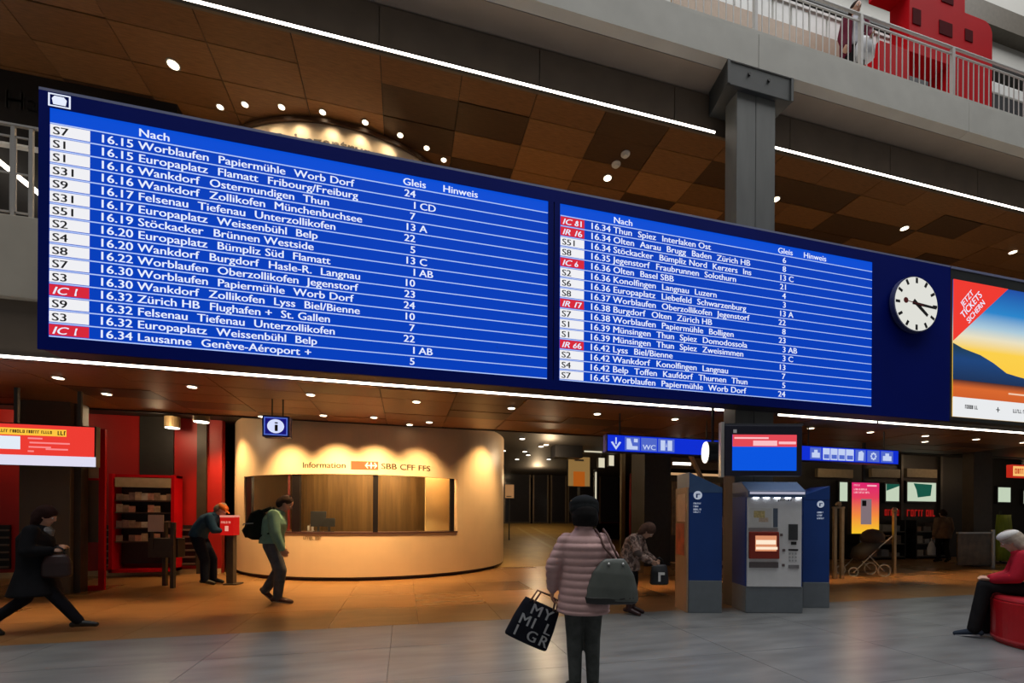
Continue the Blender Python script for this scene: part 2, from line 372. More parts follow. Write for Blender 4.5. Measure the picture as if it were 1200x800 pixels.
RIGHT = [('IC 81', '16.34', 'Thun  Spiez  Interlaken Ost', '6', ''), ('IR 16', '16.34', 'Olten  Aarau  Brugg  Baden  Zürich HB', '8', ''),
         ('S51', '16.34', 'Stöckacker  Bümpliz Nord  Kerzers  Ins', '13', 'C'), ('S8', '16.35', 'Jegenstorf  Fraubrunnen  Solothurn', '21', ''),
         ('IC 6', '16.36', 'Olten  Basel SBB', '4', ''), ('S2', '16.36', 'Konolfingen  Langnau  Luzern', '3', ''),
         ('S6', '16.36', 'Europaplatz  Liebefeld  Schwarzenburg', '13', 'A'), ('S8', '16.37', 'Worblaufen  Oberzollikofen  Jegenstorf', '22', ''),
         ('IR 17', '16.38', 'Burgdorf  Olten  Zürich HB', '8', ''), ('S7', '16.38', 'Worblaufen  Papiermühle  Bolligen', '23', ''),
         ('S1', '16.39', 'Münsingen  Thun  Spiez  Domodossola', '3', 'AB'), ('S1', '16.39', 'Münsingen  Thun  Spiez  Zweisimmen', '3', 'C'),
         ('IR 66', '16.42', 'Lyss  Biel/Bienne', '13', ''), ('S2', '16.42', 'Wankdorf  Konolfingen  Langnau', '7', ''),
         ('S4', '16.42', 'Belp  Toffen  Kaufdorf  Thurnen  Thun', '5', ''), ('S7', '16.45', 'Worblaufen  Papiermühle  Worb Dorf', '24', '')]
ZT, ZBm, PITCH = 5.765, 3.45, (5.765 - 3.45) / 16
TS = .128
wref = max(p[0] for p in text_geo('Worblaufen  Papiermühle  Worb Dorf')[0]) * TS
TSX = 2.29 / wref
badge_me = {}
rule_me = MB().box(0, 5.68, -.0015, 0, -.006, .006).mesh('row_rule', glow('rule_white', (176, 200, 250)))
for (dx, rows) in ((0, LEFT), (5.87, RIGHT)):
    X = lambda v: v + dx + ox
    sc = MB().box(X(-3.765), X(1.925), .008, .05, ZT + oz, 5.93 + oz).build('display_header', screen_blue, bd)
    for st, xx in (('Nach', -2.95), ('Gleis', -.05), ('Hinweis', .46)): MB().text(st, TS, X(xx), 5.795 + oz, .005, TSX).build('heading_text', txt_white, sc)
    dp = MB().box(X(-3.765), X(1.925), .008, .05, ZBm - .01 + oz, ZT + oz).build('display', screen_rows, bd)
    for k in range(17):
        inst('row_rule', rule_me, (X(-3.76), .0065, ZT - PITCH * k + oz), dp)
    for k, (ln, tm, ds, gl, sec) in enumerate(rows):
        zt = ZT - PITCH * (k + 1); red = ln.startswith('I')
        key = red
        if key not in badge_me: badge_me[key] = MB().box(0, .36, -.002, 0, .014, PITCH - .012).mesh('line_badge', badge_red if red else badge_white)
        bg = inst('line_badge', badge_me[key], (X(-3.76), .0065, zt + oz), dp)
        tx = MB()
        if red:
            vs_, f_ = text_geo(ln); s = .115
            tx.add([(.02 + p[0] * s * 1.25 + (p[1] * s * .35 if p[0] < 1.5 else 0), -.004, .028 + p[1] * s) for p in vs_], f_)
        else: tx.text(ln, .12, .02, .028, -.004, 1.25)
        t_ = tx.build('line_number', txt_white if red else txt_dark); t_.parent = dp; t_.location = (X(-3.76), .0065, zt + oz)
        zb = zt + .030 + oz
        MB().text(tm, TS, X(-3.32), zb, .005, TSX * 1.02).build('departure_time', txt_white, dp)
        xw = X(-2.95)
        for grp in ds.split('  '):
            for wd in grp.split(' '):
                MB().text(wd, TS, xw, zb, .005, TSX).build('destination_text', txt_white, dp); xw += (max(p[0] for p in text_geo(wd)[0]) + .30) * TS * TSX
            xw += .34 * TS * TSX
        MB().text(gl, TS, X(.115), zb, .005, TSX, 'r').build('platform_number', txt_white, dp)
        if sec: MB().text(sec, TS, X(.165), zb, .005, TSX).build('platform_sector', txt_white, dp)
# pictogram of a train front in the top left corner of the board
pg = MB()
x0, x1, z0, z1 = -3.775, -3.575, 5.945, 6.085
for q in ((x0, x1, z1 - .012, z1), (x0, x1, z0, z0 + .012), (x0, x0 + .014, z0, z1), (x1 - .014, x1, z0, z1)): pg.box(q[0] + ox, q[1] + ox, -.003, 0, q[2] + oz, q[3] + oz)
pg.prism([(x + ox, z + oz) for x, z in ((-3.73, 5.97), (-3.62, 5.97), (-3.61, 6.03), (-3.635, 6.06), (-3.72, 6.06), (-3.742, 6.03))], -.003, 0)
pg.build('pictogram', txt_white, bd)
for x in (-2.5, 1.2, 4.4, 8.6):
    MB().box(x - .05 + ox, x + .05 + ox, .38, .95, 4.6 + oz, 4.7 + oz).build('wall_bracket', steel_dark, bd)
# clock
cc = atY(1070.5, 357.5, BY - .06); ck = empty('station_clock', (cc.x, BY - .06, cc.z)); ck.scale = (1.06, .45, 1); tag(ck, 'round white station clock showing quarter past four on the blue board', 'clock')
CR = .465
MB().cyl((0, .06, 0), CR + .02, .15, 48, axis='y').build('clock_case', mat('clock_case', (.05, .06, .16), .4, .1, var=.05), ck)
MB().cyl((0, -.10, 0), CR, .008, 48, axis='y').build('clock_face', glow('clock_face', (238, 238, 230), .85), ck)
blk = mat('clock_black', (.01, .01, .012), .5, var=.05)
for i in range(12):
    a = PI / 2 - i * PI / 6; M = Matrix.Rotation(-(a - PI / 2), 4, 'Y')
    MB().box(-.024, .024, -.114, -.109, .36, .455).xf(M).build('hour_mark', blk, ck)
def hand(name, ang, l0, l1, w, m_, y):
    M = Matrix.Rotation(ang, 4, 'Y')
    return MB().prism([(-w * .6, l0), (w * .6, l0), (w * .45, l1), (-w * .45, l1)], y - .006, y).xf(M).build(name, m_, ck)
hand('hour_hand', math.radians(127), -.09, .30, .060, blk, -.116)
hand('minute_hand', math.radians(94), -.10, .43, .045, blk, -.124)
redh = mat('clock_red', (.20, .012, .015), .5, var=.05)
sh = hand('second_hand', math.radians(277), -.14, .20, .014, redh, -.132)
MB().cyl((0, -.132, .25), .05, .006, 20, axis='y').xf(Matrix.Rotation(math.radians(277), 4, 'Y')).build('tip_disc', redh, sh)
# advertising screen right of the board
ad = empty('advert_screen', (9.64, BY, 3.32)); tag(ad, 'bright advertising screen with sunset mountain scene and red corner', 'screen')
W_, H_ = 4.7, 2.80
MB().box(0, W_, 0, .18, 0, H_).build('casing', mat('ad_frame', (.018, .022, .026), .4, var=.1), ad)
MB().box(0, W_, -.012, .02, H_ - .04, H_ + .002).build('top_edge', board_edge, ad)
def ramp_mat(name, stops, s=1.0, axis=2, ln=1.0):
    m_ = bpy.data.materials.new(name); m_.use_nodes = True; nt = m_.node_tree; b = nt.nodes['Principled BSDF']
    tc = nt.nodes.new('ShaderNodeTexCoord'); sp = nt.nodes.new('ShaderNodeSeparateXYZ'); cr = nt.nodes.new('ShaderNodeValToRGB')
    nt.links.new(tc.outputs['Generated'], sp.inputs[0]); nt.links.new(sp.outputs[axis], cr.inputs[0])
    for i, (p, c) in enumerate(stops):
        e = cr.color_ramp.elements[i] if i < 2 else cr.color_ramp.elements.new(p)
        e.position = p; e.color = (*lin(*c), 1)
    b.inputs['Base Color'].default_value = (.02, .02, .02, 1); b.inputs['Emission Strength'].default_value = s
    nt.links.new(cr.outputs[0], b.inputs['Emission Color']); return m_
sky_m = ramp_mat('advert_sky', [(0, (250, 190, 40)), (.50, (250, 206, 70)), (.60, (232, 222, 190)), (.68, (170, 200, 216)), (.80, (30, 130, 200)), (1, (6, 70, 160))])
S0, S1, T0, T1 = .05, W_ - .05, .07, H_ - .23
pic = MB().box(S0, S1, -.008, .01, T0, T1).build('picture', sky_m, ad)
MB().prism([(S0, T0 + .66), (S1, T0 + .66), (S1, T0 + .72), (3.2, T0 + .72), (2.5, T0 + .78), (1.75, T0 + .86), (1.45, T0 + .90), (1.1, T0 + 1.06), (.75, T0 + 1.18), (.3, T0 + 1.26), (S0, T0 + 1.34)], -.010, -.008).build('mountain', ramp_mat('advert_hill', [(0, (6, 40, 80)), (.6, (8, 62, 120)), (1, (10, 50, 60))]), pic)
MB().box(S0, S1, -.012, -.008, T0 + .34, T0 + .68).build('lake', ramp_mat('advert_lake', [(0, (205, 90, 30)), (.6, (214, 100, 36)), (1, (60, 30, 30))]), pic)
MB().box(1.5, 2.2, -.013, -.012, T0 + .50, T0 + .53).build('boat', glow('advert_boat', (240, 200, 170)), pic)
MB().box(S0, S1, -.014, -.008, T0, T0 + .36).build('white_footer', glow('advert_white', (232, 234, 236)), pic)
MB().text('+', .20, 1.15, T0 + .12, -.016).build('footer_mark', txt_dark, pic)
for q0, q1 in ((.35, .68), (1.62, 2.1)): marks(MB(), q0, q1, T0 + .16, .07, -.016).build('footer_text', txt_dark, pic)
MB().prism([(S0, T1), (S0, T1 - 1.12), (S0 + 1.42, T1)][::1], -.016, -.008).build('red_corner', glow('advert_red', (238, 58, 48)), pic)
M = Matrix.Translation((S0 + .44, 0, T1 - .42)) @ Matrix.Rotation(-math.radians(45), 4, 'Y')
MB().text('JETZT', .15, 0, .10, -.02, 1, 'c').text('TICKETS', .18, 0, -.06, -.02, 1, 'c').text('SICHERN', .15, 0, -.21, -.02, 1, 'c').xf(M).build('corner_text', txt_white, pic)

# ================================================================== INFORMATION BOOTH
BX, BYc, BR = -.75, 14.5, 3.93
bo = empty('information_booth', (BX, BYc, 0)); tag(bo, 'round cream information booth with a wide window band', 'kiosk')
def ang(px, py=590, BR=3.93):    # angle around the booth where the sight line meets it
    d = ray(px, py); ex, ey = -BX, -BYc
    a = d.x ** 2 + d.y ** 2; b = 2 * (ex * d.x + ey * d.y); c = ex * ex + ey * ey - BR * BR
    t = (-b - math.sqrt(max(0, b * b - 4 * a * c))) / (2 * a); p = d * t
    return math.atan2(p.y - BYc, p.x - BX)
def arc(a0, a1, z0, z1, r0, r1, n=40):
    mb = MB(); vs = []
    for i in range(n + 1):
        a = a0 + (a1 - a0) * i / n; c, s = math.cos(a), math.sin(a)
        vs += [(r0 * c, r0 * s, z0), (r1 * c, r1 * s, z0), (r1 * c, r1 * s, z1), (r0 * c, r0 * s, z1)]
    fs = []
    for i in range(n):
        for k in range(4): fs.append([i * 4 + k, (i + 1) * 4 + k, (i + 1) * 4 + (k + 1) % 4, i * 4 + (k + 1) % 4][::-1])
    fs += [[0, 1, 2, 3][::-1], [n * 4 + k for k in range(4)]]
    return mb.add(vs, fs)
aL, aR = ang(286), ang(536)
ZW0, ZW1 = 1.09, 2.46
TAU = 2 * PI
MB2 = arc(aL, aR, 0.09, ZW0, BR - .12, BR); MB2.build('lower_wall', cream, bo, smooth=False)
arc(aL, aR, ZW1, ZB, BR - .12, BR).build('upper_band', cream, bo)
arc(aR, aL + TAU, 0.09, ZB, BR - .12, BR, 90).build('rear_wall', cream, bo)
arc(0, TAU, 0, .09, BR - .2, BR - .1, 96).build('plinth', mat('plinth_red', (.05, .015, .012), .5, var=.1), bo)
arc(aL, aR, ZW0, ZW0 + .035, BR - .55, BR + .02).build('counter_top', mat('counter_dark', (.06, .025, .02), .4, var=.1), bo)
cuts = [286, 341, 437, 500, 530, 536]
mul = mat('mullion_dark', (.006, .003, .003), .4, var=.1)
for p0, p1 in ((286, 293), (341, 350), (437, 443), (529, 533)):
    arc(ang(p0), ang(p1), ZW0 + .035, ZW1, BR - .09, BR - .03, 4).build('mullion', mul, bo)
for p0, p1 in ((293, 341), (350, 437), (443, 529)):
    arc(ang(p0), ang(p1), ZW0 + .035, ZW1, BR - .065, BR - .055, 14).build('window_pane', glass_m, bo)
# interior
inn = mat('booth_inner', (.20, .125, .045), .5, var=.25, scale=3, stretch=(3, 3, .25))
def inner(px0, px1, r, m_, z0=0.0, z1=3.4, name='inner_panel'):
    d0 = ang(px0, 590, r), ang(px1, 590, r); return arc(d0[0], d0[1], z0, z1, r - .06, r, 10).build(name, m_, bo)
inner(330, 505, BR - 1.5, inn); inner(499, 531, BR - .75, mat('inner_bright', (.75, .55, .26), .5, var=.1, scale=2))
inner(312, 324, BR - 1.3, shop_red); inner(284, 314, BR - 1.5, mat('inner_orange', (.45, .12, .03), .5, var=.1))
MB().cyl((0, 0, .02), BR - .3, .03, 48).build('booth_floor', dark_brown, bo)
MB().cyl((0, 0, 3.2), BR - .15, .05, 48).build('booth_ceiling', mat('booth_ceil', (.5, .4, .25), .6, var=.05), bo)
MB().cyl((-1.2, -2.9, 3.15), .1, .04, 16).cyl((.7, -3.0, 3.15), .1, .04, 16).build('inner_light', lens_m, bo)
for p_, e_ in ((320, 30), (395, 55), (470, 55), (520, 40)): lamp('POINT', 'booth_fill', (BX + (BR - .36) * math.cos(ang(p_)), BYc + (BR - .36) * math.sin(ang(p_)), 2.95), e_, (1, .72, .38), shadow_soft_size=.12)  # fill points added behind the window to brighten the interior
# lettering bent round the wall
def ctext(mb, s, size, px, z, r, sx=1.0):
    vs, f_ = text_geo(s); a0 = ang(px)
    mb.add([(r * math.cos(a0 + p[0] * size * sx / r), r * math.sin(a0 + p[0] * size * sx / r), z + p[1] * size) for p in vs], f_); return mb
lettering = mat('lettering_brown', (.05, .03, .015), .5, var=.05)
wI = max(p[0] for p in text_geo('Information')[0]); a0, a1 = ang(354), ang(405)
sz = .19
mb = MB(); ctext(mb, 'Information', sz, 354, 2.60, BR + .006, (a1 - a0) * BR / (wI * sz))
wS = max(p[0] for p in text_geo('SBB CFF FFS')[0]); a0, a1 = ang(446), ang(504)
ctext(mb, 'SBB CFF FFS', sz, 446, 2.60, BR + .006, (a1 - a0) * BR / (wS * sz))
mb.build('lettering', lettering, bo)
a0, a1 = ang(411), ang(443)
arc(a0, a1, 2.575, 2.765, BR, BR + .006, 6).build('red_logo', mat('logo_red', (.62, .06, .02), .5, var=.05), bo)
lg = MB(); am = a0 + (a1 - a0) * .52; ae = a1 - .006
for q in ((am, ae, 2.655, 2.682), ((am + ae) / 2 - .004, (am + ae) / 2 + .004, 2.60, 2.74)):
    lg.add([(((BR + .009) * math.cos(a)), (BR + .009) * math.sin(a), z) for a, z in ((q[0], q[2]), (q[1], q[2]), (q[1], q[3]), (q[0], q[3]))], [(0, 1, 2, 3)])
for e_, s_ in ((am, 1), (ae, -1)):
    lg.add([((BR + .009) * math.cos(a), (BR + .009) * math.sin(a), z) for a, z in ((e_, 2.668), (e_ + s_ * .012, 2.60), (e_ + s_ * .018, 2.61), (e_ + s_ * .008, 2.668), (e_ + s_ * .018, 2.73), (e_ + s_ * .012, 2.74))], [(0, 1, 2, 3, 4, 5)])
lg.build('logo_mark', mat('logo_white', (.85, .78, .66), .5, var=.03), bo)
mb = MB(); mk = marks(MB(), 0, .46, 0, .08, 0)
mb.add([((BR + .006) * math.cos(ang(356) + p.x / BR), (BR + .006) * math.sin(ang(356) + p.x / BR), .95 + p.z) for p in mk.v], mk.f); mb.build('small_lettering', mat('small_letter', (.34, .22, .12), .5, var=.05), bo)
# things on the booth counter
def on_counter(px, r=BR - .3): a = ang(px); return Vector((BX + r * math.cos(a), BYc + r * math.sin(a), ZW0 + .035))
def desk_monitor(px, w_, h_, label):
    p = on_counter(px); t = empty('computer_monitor', p, .15); tag(t, label, 'monitor', 'monitors on the booth counter')
    MB().box(-w_ / 2, w_ / 2, -.02, .02, .12, .12 + h_).build('screen_housing', blk, t, bevel=.005)
    MB().box(-.03, .03, -.015, .015, .01, .14).build('stand', blk, t); MB().box(-.11, .11, -.08, .08, 0, .012).build('base', blk, t)
desk_monitor(365, .34, .36, 'large dark computer monitor on the booth counter behind the glass')
desk_monitor(379, .26, .20, 'small dark computer monitor right of the large one on the counter')
p = on_counter(355); t = empty('leaflet_holder', p, .1); tag(t, 'pale leaflet holder on the booth counter beside the monitor', 'leaflet holder')
MB().box(-.08, .08, -.03, .03, 0, .02).build('holder_base', steel, t)
for k in range(3): MB().box(-.07 + .045 * k, -.03 + .045 * k, -.012, .012, .02, .14 + .03 * k).build('leaflet', [white_paint, tan_panel, kiosk_white][k], t)
# spot fixtures washing the booth
def downlight_mesh():
    t = empty('downlight', (0, 0, -50))
    MB().cyl((0, 0, -.012), .085, .014, 20).build('trim_ring', steel, t); MB().cyl((0, 0, -.017), .066, .006, 20).build('lens', lens_m, t); return t
dl = downlight_mesh(); used = [False]
def downlight(p, label, group, s=1.0):
    if used[0]: o = clone(dl, p)
    else: o = dl; o.location = p; used[0] = True
    o.scale = (s, s, s); tag(o, label, 'ceiling light', group); return o
for q, lb in (((125, 461), 'small downlight in the lower wooden ceiling above the red advertising monitor'), ((480, 497), 'small downlight in the lower wooden ceiling over the booth roof edge'), ((1084, 517), 'small downlight in the lower wooden ceiling right of the luggage sign')):
    downlight(atZ(*q, ZC), lb, None)
ORD = 'first second third fourth fifth sixth seventh eighth ninth tenth eleventh twelfth thirteenth fourteenth'.split()
for k in range(14):
    x = -7.0 + 1.8 * k
    o = downlight(Vector((x, 8.2, ZC)), ORD[k] + ' downlight from the left in the row in the lower wooden ceiling', 'row of downlights in the lower wooden ceiling')
    lamp('SPOT', 'downlight_lamp', (x, 8.2, ZC - .04), 560, (1, .62, .28), spot_size=math.radians(42), spot_blend=1.0, shadow_soft_size=.07)
for q, e_ in (((283, 503), 420), ((340, 503), 480), ((395, 503), 560), ((440, 503), 560), ((490, 507), 340), ((566, 522), 420)):
    a = ang(*q); 
    p = Vector((BX + (BR + .82) * math.cos(a), BYc + (BR + .82) * math.sin(a), ZC if BYc + (BR + .82) * math.sin(a) < 10.4 else ZB))
    kb = globals().get('kb', -1) + 1
    downlight(p, ORD[kb] + ' from the left of the warm downlights grazing the booth wall', 'downlights around the booth')
    tg = Vector((BX + BR * math.cos(a), BYc + BR * math.sin(a), 1.25)); d = tg - p
    lamp('SPOT', 'booth_spot', p - Vector((0, 0, .05)), e_, (1, .66, .30), spot_size=math.radians(92), spot_blend=.9, shadow_soft_size=.06, rot=d.to_track_quat('-Z', 'Y').to_euler())
# lights under the black ceiling, deep in the passage
cool = mat('lamp_brass', (.28, .20, .10), .45, .3, var=.1)
def can(px, py, h=.0, r=.09, label='small lamp under the black passage ceiling', grp='lamps under the black ceiling'):
    p = atZ(px, py, ZB - h - .03)
    if p.y > YB - .3 or p.y < 10.6: p = atY(px, py, min(max(p.y, 10.7), YB - .6))
    t = empty('can_lamp', p); tag(t, label, 'ceiling light', grp)
    top = ZB - p.z
    MB().cyl((0, 0, .0), r, .04 if h == 0 else .26, 20).build('housing', cool, t)
    MB().cyl((0, 0, -.014), r * .92, .014, 20).build('lens', lens_cool, t)
    MB().cyl((0, 0, .03), .015, max(.02, top - .03), 8).build('stem', blk, t)
can(202, 501, .30, .16, 'brass cylinder lamp over the red shop, nearer the magazine rack', None)
can(236, 494, .30, .16, 'brass cylinder lamp over the red shop, nearer the blue information sign', None)
for q in ((117, 510), (160, 519), (218, 509), (228, 524), (251, 516), (612, 514), (627, 506), (634, 523), (615, 529), (640, 521), (606, 538), (590, 528), (619, 533), (643, 538), (1003, 546)):
    can(*q)
# added fill lights that brighten the passage and its shops, without fixtures
for p_, e_ in (((-9, 11.6, 3.7), 30), ((-5.5, 11.6, 3.6), 40), ((4.6, 13.5, 3.5), 90), ((6.5, 21, 3.4), 130), ((8, 14, 3.6), 30), ((14, 10.9, 3.7), 22), ((20, 10.9, 3.7), 22), ((24, 10, 3.4), 20)):
    lamp('POINT', 'passage_fill', p_, e_, (1, .72, .42), shadow_soft_size=.15)

# ================================================================== FIRST FLOOR: curved ticket-hall front, railing
RX, RY, RR = -1.22, 11.42, 3.0
tr = empty('travel_centre_drum', (RX, RY, 5.05)); tag(tr, 'curved lit cream front on the upper floor above the board', 'shop front')
def darc(z0, z1, r0, r1, m_, nm):
    return arc(-PI, 0, z0, z1, r0, r1, 60).build(nm, m_, tr)
drum_c = mat('drum_cream', (.78, .62, .42), .5, var=.04)
darc(0.02, 3.50, RR - .1, RR, drum_c, 'curved_wall'); darc(3.50, 3.57, RR - .08, RR + .05, woods[4], 'shadow_gap')
wv, wf = text_geo('Reisezentrum'); wmax = max(p[0] for p in wv); size = .42
def ang2(px):
    d = ray(px, 160); a = d.x ** 2 + d.y ** 2; b = -2 * (RX * d.x + RY * d.y); c = RX * RX + RY * RY - RR * RR
    t = (-b - math.sqrt(max(0, b * b - 4 * a * c))) / (2 * a); return math.atan2(d.y * t - RY, d.x * t - RX)
ztx = atY(380, 157, RY - RR).z - 5.05 - .30
u0, u1 = ang2(322), ang2(442); k_ = (u1 - u0) / wmax
MB().add([((RR + .01) * math.cos(u0 + p[0] * k_), (RR + .01) * math.sin(u0 + p[0] * k_), ztx + p[1] * size) for p in wv], wf).build('lettering', mat('drum_letter', (.16, .13, .10), .5, var=.05), tr)
for q in ((258, 125), (287, 122), (330, 125), (378, 131), (428, 143), (469, 158), (500, 173), (520, 187)):
    p = atZ(*q, ZU); kd = globals().get('kd', -1) + 1; downlight(p, ORD[kd] + ' from the left of the small downlights around the curved upper front', 'downlights around the curved upper front', .75)
for q in ((262, 124), (300, 122), (340, 126), (385, 131), (425, 142), (465, 156)):
    p = atZ(*q, ZU - .06); d = (Vector((RX, RY - RR * .8, 6.6)) - p)
    lamp('SPOT', 'drum_spot', p, 14, (1, .78, .50), spot_size=math.radians(95), spot_blend=.8, shadow_soft_size=.06, rot=d.to_track_quat('-Z', 'Y').to_euler())
for q, lb in (((203, 75), 'single round downlight in the upper wooden ceiling at far left'), ((712, 208), 'round downlight beside the smoke detectors in the upper ceiling'),
              ((1060, 267), 'round downlight in the upper ceiling above the clock'), ((1187, 295), 'round downlight in the upper ceiling above the advertising screen'), ((909, 233), 'round downlight in the upper ceiling just right of the column')):
    downlight(atZ(*q, ZU), lb, None, 1.15)
for x in (-3.6, 1.5, 4.1, 7.5, 11.9, 15.7):
    lamp('SPOT', 'upper_lamp', (x, 8.6, ZU - .05), 230, (1, .74, .44), spot_size=math.radians(100), spot_blend=.7, shadow_soft_size=.08)
for q, lb in (((722, 192), 'white smoke detector on the upper ceiling, nearer the board'), ((733, 180), 'white square alarm on the upper ceiling, nearer the light strip')):
    p = atZ(*q, ZU); t = empty('smoke_detector', p); tag(t, lb, 'smoke detector')
    MB().cyl((0, 0, -.02), .09, .02, 20).build('base', white_paint, t); MB().cyl((0, 0, -.06), .05, .045, 20, .08).build('sensor', white_paint, t)
# black shop fascia at far left with dim lettering
s1 = atY(0, 92, 8.75); sf = empty('shop_fascia', (-6.6, 8.75, 5.22)); tag(sf, 'black shop fascia with dim grey lettering at the far left, upper floor', 'shop front')
MB().box(-4, 2.72, 0, .2, 0, 3.42).build('panel', black_paint, sf)
p = atY(4, 118, 8.75)
MB().text('Ha', .40, p.x + 6.6, p.z - 5.22 - .1, -.01).build('lettering', mat('dim_letter', (.035, .035, .033), .5, var=.05), sf)
MB().box(-4, 2.72, -.10, 0, 2.17, 2.20).build('ledge', white_paint, sf)
MB().box(1.2, 2.5, -.06, 0, 2.02, 2.12).build('lit_label', mat('gold_label', (.6, .45, .2), .5, var=.1), sf)
p0, p1 = atY(0, 190, 8.3), atY(45, 226, 8.3)
d_ = p1 - p0
t = MB().tube([p0 - d_ * 2, p1 + d_ * 1.2], .035, 10).build('light_tube', led); tag(t, 'slanting white light tube behind the left gallery railing', 'light tube')
gr = empty('gallery_railing', (-4.6, 6.9, 5.22)); tag(gr, 'pale metal gallery railing with rectangular frames left of the board', 'railing')
zt_ = atY(20, 146, 6.9).z - 5.22
MB().box(-8, 1.6, -.02, .02, zt_ - .03, zt_).build('top_rail', rail_m, gr, bevel=.005)
MB().box(-8, 1.6, -.012, .012, .06, .085).build('bottom_rail', rail_m, gr)
zf = atY(20, 160, 6.9).z - 5.22
for px in (15.5, 37):
    x = atY(px, 200, 6.9).x + 4.6
    MB().box(x - .02, x + .02, -.015, .015, .0, zt_).build('post', rail_m, gr)
for px0, px1 in ((-16, 14), (17, 36)):
    x0, x1 = atY(px0, 200, 6.9).x + 4.6, atY(px1, 200, 6.9).x + 4.6
    MB().box(x0, x1, -.008, .008, zf - .02, zf).box(x0, x1, -.008, .008, .12, .14).box(x0, x0 + .02, -.008, .008, .12, zf).box(x1 - .02, x1, -.008, .008, .12, zf).box(x0, x1, -.006, .006, zf * .56, zf * .56 + .02).build('infill_frame', rail_m, gr)

# ================================================================== BALCONY
br = empty('balcony_railing', (3, 6.33, 9.86)); tag(br, 'pale metal balcony railing with thin upright bars', 'railing')
RH = 1.06; XE = 17.0
MB().box(0, XE, -.02, .02, RH - .035, RH).build('top_rail', rail_m, br, bevel=.008)
MB().box(0, XE, -.012, .012, RH - .16, RH - .135).build('upper_rail', rail_m, br)
MB().box(0, XE, -.012, .012, .05, .08).build('bottom_rail', rail_m, br)
bal = MB().box(-.008, .008, -.006, .006, .08, RH - .16).mesh('baluster', rail_m); pst = MB().box(-.03, .03, -.03, .03, 0, RH - .04).mesh('post', rail_m)
xp = 5.85 - 3 - 2.35
while xp < XE:
    if xp > 0: inst('post', pst, (xp, 0, 0), br)
    n = 16
    for k in range(1, n):
        x = xp + 2.35 * k / n
        if 0 < x < XE: inst('baluster', bal, (x, 0, 0), br)
    xp += 2.35
# giant red hollow figure on the balcony
rd = empty('red_play_figure', (8.9, 7.15, 9.75)); tag(rd, 'giant glossy red rounded block figure with an open arch and painted dark holes on the balcony', 'sculpture')
def X7(px, py=60): return atY(px, py, 7.15).x - 8.9
def Z7(px, py): return atY(px, py, 7.15).z - 9.75
a, b, c, d = X7(1031), X7(1163), X7(1066, 80), X7(1112, 80)
zs = Z7(1150, 22); zl = Z7(1066, 60)
def rounded(x0, x1, z0, z1, r, corners='tl tr'):
    out = [(x0, z0), (x1, z0)]
    for k, (cx_, cz_, t0) in enumerate(((x1 - r, z1 - r, 0), (x0 + r, z1 - r, PI / 2))):
        if (k == 0 and 'tr' in corners) or (k == 1 and 'tl' in corners): out += [(cx_ + r * math.cos(t0 + q * PI / 12), cz_ + r * math.sin(t0 + q * PI / 12)) for q in range(7)]
        else: out.append((x1, z1) if k == 0 else (x0, z1))
    return out
body = MB().prism(rounded(a, c, 0, zl + .02, .01), 0, .4).prism(rounded(d, b, 0, zs, .28, 'tr'), 0, .4)
body.prism(rounded(c - .02, d + .02, zl, zs, .01), .0, .4)
xm = X7(1131, 10); x0_ = X7(1040, 10)
body.prism(rounded(x0_, xm, zs - .02, zs + 1.0, .3), .0, .4)
body.build('red_body', red_paint, rd, bevel=.03)
red_shade = mat('red_shade', (.07, .003, .005), .8, spec=.05, var=.1)  # darker red for raised panels that paint the shade inside its holes
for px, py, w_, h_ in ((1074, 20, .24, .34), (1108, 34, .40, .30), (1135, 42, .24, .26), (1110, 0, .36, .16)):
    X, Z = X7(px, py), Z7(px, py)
    MB().prism([(X - w_ / 2, Z - h_ / 2), (X + w_ / 2, Z - h_ / 2), (X + w_ / 2, Z + h_ / 2), (X - w_ / 2, Z + h_ / 2)], -.012, .004).build('hole_shade', red_shade, rd)
# planter bench and tan parapet behind the railing
def box_thing(name, label, cat, pa, pb, Y, dpt, m_, z0=9.75, group=None):
    A_, B_ = atY(*pa, Y), atY(*pb, Y)
    t = empty(name, (A_.x, Y, z0)); tag(t, label, cat, group); return t, B_.x - A_.x, A_.z - z0
t, w_, h_ = box_thing('planter_bench', 'long black planter bench with a white top behind the balcony railing', 'bench', (1060, 60), (1330, 150), 8.4, .7, blk)
MB().box(0, w_, 0, .7, 0, h_ - .30).build('black_base', blk, t, bevel=.02); MB().box(0, w_, -.02, .72, h_ - .30, h_).build('white_top', white_paint, t, bevel=.02)
t, w_, h_ = box_thing('parapet_wall', 'tan wooden parapet with white panes on the balcony', 'partition', (790, -50), (1048, 60), 8.2, .2, tan_panel)
MB().box(0, w_, 0, .12, 0, h_ - .60).build('tan_panel', mat('parapet_tan', (.36, .24, .15), .5, var=.08), t); 
n = 12
for k in range(n): MB().box(w_ * k / n + .03, w_ * (k + 1) / n - .03, .03, .09, h_ - .60, h_ - .1).build('white_pane', white_paint, t)
MB().box(0, w_, 0, .12, h_ - .1, h_ - .04).build('cap_rail', rail_m, t)
# white carrier bag at the balcony edge
p = atY(1013, 66, 6.5); t = empty('carrier_bag', (p.x, 6.5, p.z - .05)); tag(t, 'white plastic carrier bag held just behind the balcony railing', 'bag')
MB().tube([(0, 0, 0), (0, 0, .02), (.01, 0, .2), (0, 0, .36), (.01, 0, .40)], [(.16, .1), (.19, .13), (.2, .14), (.15, .08), (.1, .03)], 14, lat=(1, 0, 0)).build('bag_body', mat('bag_white', (.75, .76, .8), .5, var=.1), t, smooth=True)
MB().tube([(-.06, 0, .38), (-.04, 0, .5), (.04, 0, .5), (.06, 0, .38)], .008).build('handle', white_paint, t)

